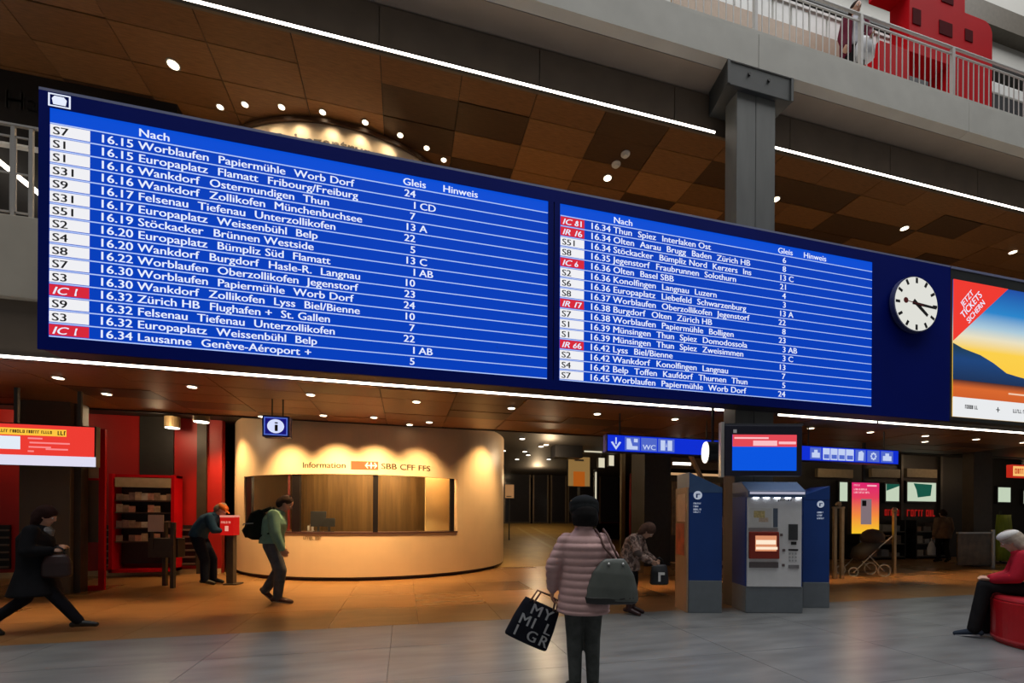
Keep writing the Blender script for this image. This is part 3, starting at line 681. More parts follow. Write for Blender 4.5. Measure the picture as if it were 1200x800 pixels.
# ================================================================== TICKET MACHINE AND BLUE PYLONS
K = 6.93 / FPX
tm = empty('ticket_machine', G(874, 718), -YAW); tag(tm, 'blue and white ticket vending machine with a red-framed touch screen', 'ticket machine')
lx = lambda px: (px - 874) * K
lz = lambda py: (718 - py) * K
Wm = lx(941); D_ = .45
MB().box(0, Wm, 0, D_, 0, lz(687)).build('grey_base', kiosk_grey, tm, bevel=.01)
MB().box(0, Wm, .015, D_, lz(687), lz(575)).build('blue_cabinet', kiosk_blue, tm, bevel=.01)
hood = MB(); zz0, zz1 = lz(582), lz(563)
hood.add([(0, -.06, zz0), (Wm, -.06, zz0), (Wm, -.06, zz0 + .10), (0, -.06, zz0 + .10), (0, .16, zz1), (Wm, .16, zz1), (0, D_, zz1), (Wm, D_, zz1), (0, D_, zz0), (Wm, D_, zz0)],
         [(0, 1, 2, 3), (3, 2, 5, 4), (4, 5, 7, 6), (6, 7, 9, 8), (8, 9, 1, 0), (0, 3, 4, 6, 8), (1, 9, 7, 5, 2)])
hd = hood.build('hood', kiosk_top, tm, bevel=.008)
MB().box(.02, Wm - .02, -.066, -.058, zz0 + .045, zz0 + .085).build('hood_light', mat('hood_light', (.5, .5, .6), .4, emit=.35, ecol=(.8, .8, 1)), hd)
for k in range(5): MB().box(.10 + k * .17, .18 + k * .17, -.03, .0, zz0 - .012, zz0 - .004).build('panel_lamp', mat('panel_lamp', (1, 1, 1), .4, emit=9.0, ecol=(.9, .92, 1)), hd)
fp = MB().box(lx(873.5) + .02, lx(938.5), -.012, .02, lz(687), lz(582)).build('front_plate', kiosk_white, tm, bevel=.006)
def on_plate(nm, x0, x1, y0, y1, m_, dep=.012, parent=fp, off=-.012):
    return MB().box(lx(x0), lx(x1), off - dep, off, lz(y1), lz(y0)).build(nm, m_, parent)
mp = on_plate('network_map', 877, 903, 595, 617, mat('map_paper', (.70, .70, .68), .5, var=.05), .004)
on_plate('map_zone', 882, 895, 598, 606, mat('map_gold', (.62, .50, .22), .5, var=.25, scale=40), .006); on_plate('map_zone', 888, 899, 606, 611, mat('map_peach', (.62, .48, .36), .5, var=.2, scale=40), .0055)
on_plate('slot_strip', 905, 910, 595, 617, mat('strip_dark', (.10, .13, .19), .4, var=.1), .008)
on_plate('grey_band', 876, 910.5, 618, 621.5, mat('band_grey', (.30, .28, .28), .4, var=.1), .006)
sb = MB().prism([(lx(876), lz(654)), (lx(911), lz(654)), (lx(910.5), lz(622.5)), (lx(876), lz(622.5))], -.055, -.012).build('screen_bezel', mat('bezel_red', (.36, .035, .018), .35, var=.06), tm, bevel=.012)
MB().box(lx(882.5), lx(907), -.060, -.054, lz(645), lz(627)).build('touch_screen', glow('touch_screen', (226, 150, 110), .9), sb)
for y0, y1, x0, x1 in ((632, 637, 883, 906), (640, 643, 883, 908)): MB().box(lx(x0), lx(x1), -.064, -.060, lz(y1), lz(y0)).build('screen_bar', glow('touch_bar', (255, 232, 205), 1.0), sb)
on_plate('ticket_tray', 877, 910.5, 658, 664.5, mat('tray_dark', (.13, .11, .11), .4, var=.1), .02)
on_plate('card_reader', 923, 933, 613.5, 632, mat('reader_dark', (.045, .05, .055), .3, var=.1), .02)
for x, y in ((914.5, 626), (917.5, 644), (917, 661.5)): on_plate('lock', x - 1.5, x + 1.5, y - 1.5, y + 1.5, mat('lock_dark', (.16, .12, .12), .4, .3, var=.1), .008)
on_plate('coin_slot', 926, 932, 634, 637.5, blk, .008); on_plate('note_slot', 923, 934, 642.5, 644.5, blk, .01); on_plate('coin_return', 923, 935, 661, 665, mat('ret_grey', (.28, .28, .29), .4, .4, var=.1), .014)
for x in (924.5, 928, 931.5):
    for y in (648, 652, 656): on_plate('key', x - 1, x + 1, y - 1, y + 1, mat('key_grey', (.45, .46, .47), .5, var=.1), .006)
marks(MB(), lx(913), lx(927), lz(586.5), .028, -.014).box(lx(910.5) - .0, lx(911.6), -.014, -.012, lz(587), lz(584.5)).build('lettering', txt_dark, fp)
# pylons
def pylon(label, px0, px1, py, ztl, ztr, dpt, base_py, logo, txt):
    o = G(px0, py); kk = depth(o) / FPX; t = empty('blue_pylon', o, -YAW); tag(t, label, 'pylon')
    W = (px1 - px0) * kk; zb = (py - base_py) * kk; zl, zr = (py - ztl) * kk, (py - ztr) * kk
    MB().box(0, W, 0, dpt, 0, zb).build('grey_base', kiosk_grey, t, bevel=.006)
    q = (zl + zr) / 2
    MB().prism([(0, zb), (W, zb), (W, min(zl, zr) - .08), (0, min(zl, zr) - .08)], .006, dpt).build('blue_body', kiosk_blue, t, bevel=.006)
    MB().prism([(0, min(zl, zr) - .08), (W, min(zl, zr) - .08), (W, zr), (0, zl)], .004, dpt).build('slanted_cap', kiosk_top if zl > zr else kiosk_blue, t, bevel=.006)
    lxp = lambda px: (px - px0) * kk
    lzp = lambda p_: (py - p_) * kk
    lx0, lx1, ly0, ly1 = logo
    pw = glow('pylon_white', (205, 216, 236), .55)
    g = MB(); cx_, cz_ = (lxp(lx0) + lxp(lx1)) / 2, (lzp(ly0) + lzp(ly1)) / 2; r = (lxp(lx1) - lxp(lx0)) / 2
    g.prism([(cx_ + r * math.cos(i * PI / 8), cz_ + r * math.sin(i * PI / 8)) for i in range(16)], -.003, .006)
    lo = g.build('logo_disc', pw, t)
    MB().prism([(cx_ - r * .45, cz_ - r * .6), (cx_ - r * .1, cz_ - r * .6), (cx_ - r * .1, cz_ + r * .1), (cx_ + r * .5, cz_ + r * .1), (cx_ + r * .5, cz_ + r * .35), (cx_ - r * .45, cz_ + r * .35)], -.006, -.003).build('logo_mark', kiosk_blue, lo)
    g = MB(); s = 3.4 * kk
    for i, (st, yy) in enumerate(txt): marks(g, lxp(lx0), lxp(lx0 + st), lzp(yy), 1.9 * kk, .003)
    g.build('lettering', pw, t); return t, W, lzp, lxp, kk
pl, W, lzp, lxp, kk = pylon('blue pylon with painted warm reflections on its side, left of the ticket machine', 807, 846, 718, 553, 571, .52, 680, (812, 822, 575, 585), [(9, 590.5), (7, 594), (9.5, 597.5), (8, 600.5)])
sd = MB().box(-.03, -.004, .01, .50, 0, 2.0).build('side_panel', mat('tan_reflection', (.40, .27, .17), .25, var=.15, scale=2), pl, bevel=.004)  # tan colour paints the warm reflections on the glossy side
MB().box(-.034, -.03, .08, .42, 1.45, 1.9).build('pale_reflection', mat('side_pale', (.62, .46, .32), .3, var=.1), sd)  # paler part of the painted reflection
MB().box(-.036, -.03, .12, .46, .90, 1.42).build('side_red_patch', mat('patch_orange', (.42, .07, .03), .4, var=.45, scale=5), sd)  # made-up red patch in place of a red coat glimpsed at this side
pylon('blue pylon joined to the right side of the ticket machine', 941, 972, 712, 580, 569, .5, 682, (957, 965, 585, 596), [(8, 601), (7, 604.5), (8, 608)])
# monitor above the machine
mo = empty('platform_monitor', atD(850, 557, 6.4), -YAW); tag(mo, 'hanging monitor with red and blue screen above the ticket machine', 'monitor')
km = 6.4 / FPX; W, Hm = 90 * km, 59 * km
MB().box(0, W, .0, .09, 0, Hm).build('housing', mat('mon_black', (.012, .013, .03), .35, var=.1), mo, bevel=.01)
MB().box(-.055, -.005, .02, .10, -.02, Hm + .05).build('side_post', steel, mo, bevel=.004)
MB().box(.0, W + .02, .01, .10, Hm, Hm + .03).build('top_cap', mat('mon_cap', (.06, .065, .08), .4, .2, var=.1), mo)
sc = MB().box(8 * km, 83 * km, -.006, .004, 6 * km, 48 * km).build('display', glow('mon_blue', (8, 84, 222)), mo)
MB().box(8 * km, 83 * km, -.009, -.006, 34 * km, 48 * km).build('red_banner', glow('mon_red', (226, 72, 84)), sc)
MB().box(32 * km, 60 * km, -.011, -.009, 35 * km, 41 * km).box(62 * km, 82 * km, -.011, -.009, 37 * km, 40 * km).box(10 * km, 50 * km, -.011, -.009, 43 * km, 45 * km).build('banner_text', glow('mon_pink', (250, 190, 196)), sc)
MB().box(9 * km, 13 * km, -.003, .0, 50 * km, 54 * km).build('corner_badge', kiosk_white, mo)
MB().box(W * .42, W * .58, .09, .70, Hm * .4, Hm * .55).build('arm', steel_dark, mo)
# bullet spotlight beside the sign
p = atD(827, 530, 7.6); t = empty('bullet_spotlight', p); tag(t, 'black bullet spotlight with a bright rim beside the monitor', 'spotlight')
MB().tube([(0, 0, 0), (.28, -.11, 0)], [.19, .18], 24).build('housing', blk, t, smooth=False)
MB().tube([(-.019, .0075, 0), (.004, -.0015, 0)], [.18, .19], 24).build('lens', mat('spot_rim', (1, 1, 1), .4, emit=1.3, ecol=(1, .93, .8)), t)
MB().box(.12, .16, -.01, .01, .1, ZC - p.z).build('bracket', blk, t)
# hanging blue signs
sign_blue = glow('sign_blue', (16, 48, 214), .95); sign_light = glow('sign_light', (196, 210, 246), .95); sign_panel = glow('sign_panel', (92, 118, 226), .75)
def hanging_sign(label, pxa, pxb, pyt, pyb, Y, icons):
    A_, B_ = atY(pxa, pyb, Y), atY(pxb, pyb + 1, Y); top = atY(pxa, pyt, Y).z
    t = empty('hanging_sign', (A_.x, Y, A_.z)); tag(t, label, 'sign'); W = B_.x - A_.x; Hs = top - A_.z
    MB().box(0, W, 0, .16, 0, Hs).build('sign_box', mat('sign_case', (.008, .012, .12), .4, var=.1), t, bevel=.008)
    sf_ = MB().box(.02, W - .02, -.006, .004, .02, Hs - .02).build('sign_face', sign_blue, t)
    for x in (W * .12, W * .88): MB().box(x - .012, x + .012, .07, .09, Hs, ZC - A_.z).build('hanger_rod', steel_dark, t)
    for (px0, px1, kind) in icons:
        x0, x1 = atY(px0, pyb, Y).x - A_.x, atY(px1, pyb, Y).x - A_.x; g = MB(); cx_ = (x0 + x1) / 2; w_ = x1 - x0; h0, h1 = .045, Hs - .045; hh = h1 - h0; ch = (h0 + h1) / 2
        if kind != 'down': MB().box(x0, x1, -.010, -.006, h0, h1).build('icon_panel', sign_panel if kind not in 'grid' else sign_light, sf_)
        yq = (-.014, -.010)
        if kind == 'down':
            g.prism([(cx_ - .014, ch - .02), (cx_ + .014, ch - .02), (cx_ + .014, h1 - .02), (cx_ - .014, h1 - .02)], *yq).prism([(cx_, h0), (cx_ + w_ * .36, ch + .02), (cx_ + w_ * .22, ch + .03), (cx_, h0 + .06), (cx_ - w_ * .22, ch + .03), (cx_ - w_ * .36, ch + .02)], *yq)
        elif kind == 'escalator':
            g.prism([(x0 + w_ * .12, h0 + .02), (x0 + w_ * .85, h0 + .02), (x0 + w_ * .85, h0 + .09), (x0 + w_ * .5, h0 + .09), (x0 + w_ * .35, h1 - .03), (x0 + w_ * .12, h1 - .03)], *yq).prism([(x0 + w_ * .6, h1 - .1), (x0 + w_ * .85, h1 - .1), (x0 + w_ * .85, h1 - .03), (x0 + w_ * .6, h1 - .03)], *yq)
        elif kind == 'wc': g.text('WC', Hs * .40, cx_, h0 + .03, -.014, 1.2, 'c')
        elif kind == 'lift':
            g.box(x0 + w_ * .15, x0 + w_ * .42, *yq, h0 + .03, h1 - .03).box(x0 + w_ * .58, x0 + w_ * .85, *yq, h0 + .03, h1 - .03).prism([(cx_ - .012, ch - .03), (cx_ + .012, ch - .03), (cx_, ch + .05)], *yq)
        elif kind == 'case': g.box(x0 + w_ * .15, x0 + w_ * .85, *yq, h0 + .04, ch + .02).box(x0 + w_ * .35, x0 + w_ * .65, *yq, ch + .02, h1 - .05)
        elif kind == 'grid': MB().box(x0 + w_ * .12, x1 - w_ * .12, -.014, -.010, h0 + .03, ch - .01).build('icon_window', sign_panel, sf_); g.box(x0 + .01, x0 + .02, *yq, h0, h1)
        elif kind == 'bag': g.prism([(x0 + w_ * .25, h0 + .02), (x0 + w_ * .75, h0 + .02), (x0 + w_ * .8, h1 - .07), (x0 + w_ * .6, h1 - .02), (x0 + w_ * .3, h1 - .05)], *yq)
        elif kind == 'ring':
            for i in range(8): g.box(cx_ + .07 * math.cos(i * PI / 4) - .022, cx_ + .07 * math.cos(i * PI / 4) + .022, *yq, ch + .07 * math.sin(i * PI / 4) - .022, ch + .07 * math.sin(i * PI / 4) + .022)
        g.build('icon', sign_light, sf_)
    return t
hanging_sign('blue hanging sign with down arrow, escalator, WC and lift symbols', 711, 846, 508, 529, 8.0, [(713, 730, 'down'), (732, 749.5, 'escalator'), (751, 769.5, 'wc'), (771, 790, 'lift')])
hanging_sign('blue hanging sign with a row of pale luggage symbols right of monitor', 936, 1053, 521, 539.5, 8.0, [(949, 962, 'case'), (964, 972, 'grid'), (973, 981, 'grid'), (982, 990, 'grid'), (991, 1000, 'grid'), (1002, 1014, 'bag'), (1016, 1030, 'ring'), (1032, 1046, 'case')])
A_ = atY(307, 511, 8.6); B_ = atY(339, 511, 8.6); Tz = atY(307, 486, 8.6).z
t = empty('information_sign', (A_.x, 8.6, A_.z)); tag(t, 'small blue hanging cube sign with a white information letter', 'sign')
W, Hs = B_.x - A_.x, Tz - A_.z
MB().box(0, W, 0, .22, 0, Hs).build('sign_box', mat('info_case', (.02, .02, .16), .4, var=.1), t, bevel=.01)
MB().box(.03, W - .03, -.004, .004, .03, Hs - .03).build('pale_border', sign_panel, t)
sf_ = MB().box(.05, W - .05, -.008, -.004, .05, Hs - .05).build('sign_face', glow('info_blue', (26, 22, 120), .9), t)
MB().prism([(W / 2 + W * .31 * math.cos(i * PI / 12), Hs / 2 + Hs * .33 * math.sin(i * PI / 12)) for i in range(24)], -.012, -.008).build('white_disc', glow('info_white', (214, 222, 255), 1), sf_)
MB().text('i', Hs * .66, W / 2, Hs * .27, -.014, 1.6, 'c').build('letter', txt_dark, sf_)
for x in (W * .3, W * .7): MB().box(x - .01, x + .01, .1, .12, Hs, ZC - A_.z).build('hanger_rod', steel_dark, t)
# advertising monitor at the far left
A_ = atY(-150, 546, 9.0); B_ = atY(112, 547, 9.0); Tz = atY(112, 499.5, 9.0).z
t = empty('advert_monitor', (A_.x, 9.0, B_.z)); tag(t, 'red advertising monitor with yellow headline hanging at far left', 'screen')
W, Hs = B_.x - A_.x, Tz - B_.z; mx = lambda px: atY(px, 530, 9.0).x - A_.x
mz = lambda py: atY(60, py, 9.0).z - B_.z
MB().box(0, W, 0, .12, 0, Hs).build('housing', mat('adm_case', (.02, .012, .012), .4, var=.1), t, bevel=.008)
sc = MB().box(.02, W - .02, -.006, .004, Hs * .24, Hs - .02).build('display', glow('adm_red', (236, 60, 50)), t)
MB().box(.0, W - .0, -.008, .004, 0, Hs * .24).build('white_strip', glow('adm_white', (222, 220, 240)), t)
MB().box(mx(-60), mx(78), -.009, -.006, mz(511), mz(503)).build('yellow_headline', glow('adm_yellow', (252, 196, 64)), sc)
marks(marks(MB(), mx(-60), mx(63), mz(508.5), .05, -.011), mx(68), mx(77), mz(509.5), .07, -.011).build('headline_text', txt_dark, sc)
MB().box(mx(-40), mx(24), -.009, -.006, mz(527.5), mz(512.5)).build('white_card', glow('adm_card', (226, 236, 246)), sc)
for k, (x0, x1, y) in enumerate(((33, 50, 514), (35, 82, 519), (34, 60, 524), (54, 80, 526), (33, 40, 529))): MB().box(mx(x0), mx(x1), -.009, -.006, mz(y + 1.2), mz(y - .6)).build('text_line', glow('adm_pink', (250, 140, 140)), sc)
MB().box(W * .6, W * .6 + .05, .04, .09, Hs, ZC - B_.z).box(W * .9, W * .9 + .05, .04, .09, Hs, ZC - B_.z).build('hanger', steel_dark, t)

# ================================================================== LEFT SHOP
SY_ = 12.75
wl = struct(MB().box(-15.9, -4.6, SY_, SY_ + .2, 0, ZB).build('wall_shop', shop_red), 'red wall of the shop left of the booth')
gx = lambda px, Y=SY_, py=600: atY(px, py, Y).x
gz = lambda px, py, Y=SY_: atY(px, py, Y).z
MB().box(gx(165), gx(204), SY_ - .06, SY_, gz(180, 560), ZB).build('dark_panel', black_paint, wl)
MB().box(gx(232), gx(243), SY_ - .08, SY_, 0, ZB).build('dark_pillar', dark_brown, wl)
MB().box(-15.9, -4.6, SY_ - .03, SY_, 0, .12).build('pale_skirting', mat('skirting', (.60, .45, .26), .5, var=.1), wl)
# louvre panels (dark slats) at the foot of the wall
def louvre(px0, px1, label):
    x0, x1 = gx(px0), gx(px1); t = empty('louvre_panel', (x0, SY_ - .1, .0)); tag(t, label, 'louvre')
    W = x1 - x0; z0, z1 = gz(130, 664), gz(130, 615)
    MB().box(0, W, .04, .09, z0, z1).build('backing', blk, t)
    for k in range(6): MB().box(0, W, 0, .04, z0 + (z1 - z0) * k / 6 + .03, z0 + (z1 - z0) * k / 6 + .07).build('slat', mat('slat_dark', (.16, .12, .10), .4, .3, var=.1), t)
louvre(122, 145, 'dark slatted panel between the red door frame and magazine rack'); louvre(216, 231, 'dark slatted panel behind the bending man')
louvre(-40, 14, 'dark slatted panel at the far left behind the walking woman')
# magazine rack
x0, x1 = gx(143), gx(216); t = empty('magazine_rack', (x0, SY_ - .5, 0)); tag(t, 'tall red-framed magazine rack with a tan header against the red wall', 'magazine rack')
W = x1 - x0; zt = gz(180, 556, SY_ - .5); gxx = lambda px: (px - 143) / (216 - 143) * W
for q in ((0, .07), (W - .07, W)): MB().box(*q, 0, .4, .12, zt).build('red_post', red_paint, t)
MB().box(0, W, 0, .4, .12, .20).build('bottom_rail', red_paint, t); MB().box(0, W, .1, .4, zt - .06, zt).build('top_rail', red_paint, t)
MB().box(.1, W - .1, .30, .38, .3, zt - .06).build('back_panel', mat('rack_back', (.03, .015, .012), .5, var=.1), t)
zz = lambda py: gz(180, py, SY_ - .5)
MB().box(gxx(149), gxx(212), .02, .1, zz(571), zz(560)).build('header_panel', tan_panel, t)
mags = [mat('mag%d' % i, c, .4, var=.35, scale=9) for i, c in enumerate([(.45, .30, .20), (.30, .18, .12), (.5, .42, .36), (.22, .12, .10), (.55, .25, .18)])]
for r, (py, full) in enumerate(((586, 1), (600, .6), (618, 1), (634, .8))):
    z = zz(py); MB().box(.1, W - .1, .04, .3, z - .03, z).build('shelf', mat('shelf_dark', (.06, .03, .025), .5, var=.1), t)
    for k in range(9):
        if random.random() > full: continue
        x = gxx(149) + k * (gxx(212) - gxx(149)) / 9; MB().box(x + .01, x + .135, .05, .07, z, z + random.uniform(.13, .20)).build('magazine', mags[random.randrange(5)], t)
# notice stand in front of the rack
o = G(190, 689); kk = depth(o) / FPX; t = empty('notice_stand', o, -YAW); tag(t, 'dark two-legged stand with a pale paper notice', 'stand')
for px in (201 - 190, 178 - 190): MB().box(px * kk - .035, px * kk + .035, 0 if px > 0 else .3, .07 if px > 0 else .37, 0 if px > 0 else 0, 1.35).build('leg', mat('stand_dark', (.05, .035, .025), .5, var=.1), t)
MB().box(-22 * kk, 14 * kk, .1, .3, .62, 1.02).build('bin_body', mat('stand_dark', (.05, .035, .025)), t, bevel=.01)
MB().box(-20 * kk, -2 * kk, .06, .08, (689 - 623) * kk, (689 - 603) * kk).build('paper_notice', mat('paper_pink', (.70, .50, .40), .6, var=.04), t)
MB().box(-18 * kk, -15 * kk, .08, .11, .8, 1.4).build('notice_post', mat('stand_dark', (.05, .035, .025)), t)
# brown pillar and glass door with a red frame
Yp = 10.0; x0, x1 = atY(22, 600, Yp).x, atY(82, 600, Yp).x
struct(MB().box(x0, x1, Yp, Yp + .3, 0, ZB).build('pillar', brown_panel, bevel=.01), 'brown pillar left of the shop entrance')
struct(MB().box(x1, x1 + .11, Yp + .1, Yp + .3, 0, ZB).build('trim_5', dark_brown), 'dark strip beside the brown pillar')
o = atY(92, 692, 10.35); t = empty('glass_door', (o.x, 10.35, 0)); tag(t, 'open glass shop door with a red frame beside the pillar', 'door')
W = atY(122, 690, 10.35).x - o.x; ft = .10
MB().box(W - ft, W, 0, .06, 0.0, 3.2).build('red_stile', red_paint, t); MB().box(0, W - ft, 0, .06, 0.0, .09).build('red_bottom_rail', red_paint, t)
MB().box(0, W - ft, 0.0, .06, 2.2, 2.5).build('tan_transom', tan_panel, t); MB().box(0, W - ft, .02, .05, .95, 2.2).build('brown_infill', brown_panel, t)
MB().box(0, W - ft, .025, .035, .09, .95).build('glass', glass_m, t)
MB().box(0, W - ft, -.01, .0, 2.18, 2.22).build('red_trim', red_paint, t)
# red collection box on a post
o = G(269, 685); kk = depth(o) / FPX; t = empty('collection_box', o, -YAW); tag(t, 'glowing red box on a dark post beside the booth', 'box')
MB().box(-4 * kk, 4 * kk, .0, .12, 0, (685 - 627) * kk).build('post', mat('stand_dark', (.05, .035, .025)), t); MB().box(-.10, .18, -.06, .2, 0, .03).build('foot_plate', mat('stand_dark', (.05, .035, .025)), t)
bx = MB().box(-10 * kk, 6 * kk, -.05, .16, (685 - 627) * kk, (685 - 605) * kk).build('red_box', glow('box_red', (214, 26, 22), .7), t, bevel=.01)
MB().box(-10 * kk, 6 * kk, -.055, .165, (685 - 606) * kk, (685 - 603.5) * kk).build('pale_lid', glow('box_lid', (240, 150, 130), .8), t)
marks(MB(), -8.5 * kk, 3 * kk, (685 - 613) * kk, .045, -.054).box(-4 * kk, 0, -.054, -.05, (685 - 622) * kk, (685 - 616) * kk).build('lettering', glow('box_text', (255, 170, 150), .8), bx)

# ================================================================== PASSAGE BEHIND (dark shop fronts)
def slab(name, label, cat, px0, px1, py0, py1, Y, dpt, m_, z0=None, emit=None):
    A_, B_ = atY(px0, py1, Y), atY(px1, py0, Y); zb = A_.z if z0 is None else z0
    t = empty(name, (A_.x, Y, zb)); tag(t, label, cat)
    return t, B_.x - A_.x, B_.z - zb
def poster(label, px0, px1, py0, py1, Y, m_, parts=()):
    t, W, H = slab('poster', label, 'poster', px0, px1, py0, py1, Y, .06, m_)
    MB().box(0, W, 0, .06, 0, H).build('frame', blk, t); MB().box(.03, W - .03, -.006, .004, .03, H - .03).build('sheet', m_, t)
    for nm, x0, x1, z0, z1, mm in parts: MB().box(W * x0, W * x1, -.012, -.006, H * z0, H * z1).build(nm, mm, t)
    MB().box(W * .45, W * .55, .0, .05, -t.location.z + (RAz if 3.6 < t.location.x < 11 and Y > RA1 else max(0, min(RAz, (Y - RA0) / (RA1 - RA0) * RAz)) if 3.6 < t.location.x < 11 else 0), 0).build('post', steel_dark, t)
    return t
poster('tan poster with an orange picture hanging in the passage', 665, 692, 535, 570, 16.0, glow('poster_tan', (150, 116, 66), .8),
       [('dark_title', .3, .7, .84, .9, dark_brown), ('orange_picture', .25, .75, .02, .5, glow('poster_or', (190, 96, 24), .7))])
poster('small pale notice board at the right edge of the booth', 591, 603, 567, 584, 18.0, glow('poster_small', (168, 120, 76), .8), [('text_line', .2, .7, .12, .18, dark_brown)])
shopf = mat('shopfront_dark', (.055, .040, .026), .4, var=.3, scale=2, stretch=(2, 2, .3))
Ys = 24.6
for px0, px1, lb in ((590, 622, 'dark shop front nearest the booth'), (624, 643, 'dark glazed doorway with a steel frame in the passage'), (645, 664, 'brown shop front bay left of the tan poster'), (665, 700, 'brown shop front bay under the tan poster'), (702, 728, 'dark red shop front bay right of the bright windows')):
    t, W, H = slab('storefront', lb, 'shop front', px0, px1, 540, 612, Ys, .2, shopf, z0=RAz)
    MB().box(0, W, 0, .15, 0, ZB - RAz).build('panel', shopf if 'red' not in lb else mat('dark_red', (.06, .008, .01), .4, var=.2), t)
    for x in (0, W - .07): MB().box(x, x + .07, -.04, 0, 0, H).build('frame_post', mat('post_brown', (.13, .10, .07), .4, .2, var=.1), t)
    MB().box(0, W, -.04, 0, H - .1, H).build('frame_head', mat('post_brown', (.13, .10, .07)), t)
    MB().box(.1, W - .1, -.02, -.01, .1, H - .15).build('glass', mat('dark_glass', (.02, .02, .025), .08, var=.1), t)
t, W, H = slab('ventilation_box', 'black ceiling box above the tan poster', 'ceiling box', 651, 683, 509, 535, 14.0, .5, blk)
MB().box(0, W, 0, .5, 0, ZB - t.location.z).build('box_body', blk, t); MB().box(-.02, W + .02, -.02, .0, H * .9, H).build('rim', steel_dark, t)
lit = glow('lit_window', (226, 218, 190), .9)
for px0, px1, py0, py1, lb in ((684, 706, 517, 530, 'bright lit display case below the blue arrow sign, wide one'), (701, 709, 536, 548, 'small bright lantern sign left of the two beneath the blue sign'), (713, 720, 533, 546, 'small bright lantern sign right of the two beneath the blue sign')):
    t, W, H = slab('lit_sign', lb, 'lit sign', px0, px1, py0, py1, 15.0 if px0 < 700 else 15.6, .1, lit)
    MB().box(0, W, 0, .12, 0, H).build('case', blk, t); MB().box(.02, W - .02, -.006, .004, .02, H - .02).build('lit_face', lit, t); MB().box(W / 2 - .02, W / 2 + .02, .04, .08, H, ZB - t.location.z).build('hanger', blk, t)
    if W > .5: MB().box(W * .3, W * .65, -.01, -.006, H * .25, H * .75).build('grey_print', mat('grey_print', (.3, .3, .28), .5, var=.3), t)
t, W, H = slab('tube_lamp', 'thin upright white tube lamp right of the tan poster', 'lamp', 697, 699.5, 553, 586, 17.0, .05, lit)
MB().box(-.02, W + .02, .02, .08, -.3, H + .1).build('housing', steel_dark, t); MB().cyl((W / 2, 0, 0), .03, H, 12).build('tube', lit, t)
MB().box(-.02, W + .02, .02, .08, -t.location.z + .2, -.3).build('stem', steel_dark, t)
t, W, H = slab('red_banner', 'tall red fabric banner standing in the passage', 'banner', 738, 754, 555, 645, 13.5, .05, shop_red, z0=0)
MB().box(0, W, 0, .03, .25, H).build('fabric', mat('banner_red', (.30, .008, .016), .6, var=.15, scale=3), t); MB().box(W * .2, W * .35, .03, .06, 0, H + .05).build('pole', steel_dark, t); MB().box(0, W, -.15, .2, 0, .04).build('base', blk, t)
t, W, H = slab('dark_post', 'slim brown post left of the red banner', 'post', 728, 733, 530, 640, 14.0, .1, shopf, z0=0)
MB().box(0, W, 0, .12, 0, ZB - .01).build('shaft', mat('post_olive', (.10, .075, .035), .5, var=.1), t); MB().box(-.05, W + .05, -.05, .17, 0, .06).build('foot', blk, t)
Yg = 12.0; x0, x1 = atY(755, 600, Yg).x, atY(786, 600, Yg).x
struct(MB().box(x0, x1, Yg, Yg + .8, 0, ZB).build('pillar', mat('grey_pillar', (.030, .029, .027), .5, var=.15), bevel=.01), 'dark grey pillar left of the blue pylon')
# lit counter and ceiling strut between the pylon and the monitor
t, W, H = slab('shop_counter', 'small lit shop counter glimpsed behind the blue pylons', 'counter', 785, 860, 556, 640, 13.0, .4, tan_panel, z0=0)
MB().box(0, W, 0, .4, 0, H).build('body', brown_panel, t); MB().box(0, W, -.02, .0, H - .08, H).build('lit_edge', glow('lit_edge', (214, 168, 120), .8), t)
for k in range(5): MB().box(W * (k + .1) / 5, W * (k + .85) / 5, -.03, -.005, .9, H - .3).build('front_panel', mat('counter_tan', (.30, .19, .10), .5, var=.3), t)
t, W, H = slab('ceiling_strip_lamp', 'long warm strip lamp behind the blue arrow sign', 'ceiling light', 785, 845, 538, 548, 12.0, .2, tan_panel)
MB().box(0, W, 0, .2, 0, H).build('casing', mat('strip_case', (.14, .08, .035), .5, var=.2), t); MB().box(.1, W * .4, -.01, .0, H * .3, H * .55).build('lamp_face', lens_cool, t); MB().box(W * .5 - .03, W * .5 + .03, .08, .14, H, ZB - t.location.z).build('hanger', blk, t)
p0, p1 = atY(809, 533, 10.2), atY(821, 558, 10.2)
dd = (p0 - p1) / (p0.z - p1.z)
t = MB().tube([p0 + dd * (ZC - .02 - p0.z), p1 - dd * p1.z], .06, 8).build('diagonal_strut', tan_panel); tag(t, 'tan slanting strut below the blue arrow sign', 'strut')

# ================================================================== RIGHT SHOPS
YR = 12.6
wr = struct(MB().box(atY(905, 600, YR).x, 33.9, YR, YR + .15, 0, ZB).build('wall_shop', mat('shop_black', (.014, .012, .010), .5, var=.2)), 'dark shop wall on the right')
def rs(px, py): p = atY(px, py, YR); return p.x, p.z
hdr = mat('header_beige', (.40, .32, .20), .5, var=.1)
for k, (px0, px1) in enumerate(((955, 996), (1018, 1051), (1059, 1094))):
    (x0, z1), (x1, _) = rs(px0, 549), rs(px1, 549); z0 = rs(px0, 559)[1]
    MB().box(x0, x1, YR - .12, YR, z0, z1).build('header_panel', hdr, wr)
def lit_window(label, px0, px1, py0, py1, blob=None):
    x0, z0 = rs(px0, py1); x1, z1 = rs(px1, py0); z1 = rs(px0, py0)[1]
    t = empty('shop_window', (x0, YR - .1, z0)); tag(t, label, 'shop window'); W, H = x1 - x0, z1 - z0
    MB().box(-.06, W + .06, 0, .1, -.06, H + .06).build('frame', blk, t); MB().box(0, W, -.012, .0, 0, H).build('lit_pane', glow('lit_green', (206, 222, 196), .85), t)
    if blob: MB().prism([(W * a, H * b) for a, b in blob], -.018, -.012).build('green_print', glow('print_green', (24, 96, 78), .7), t)
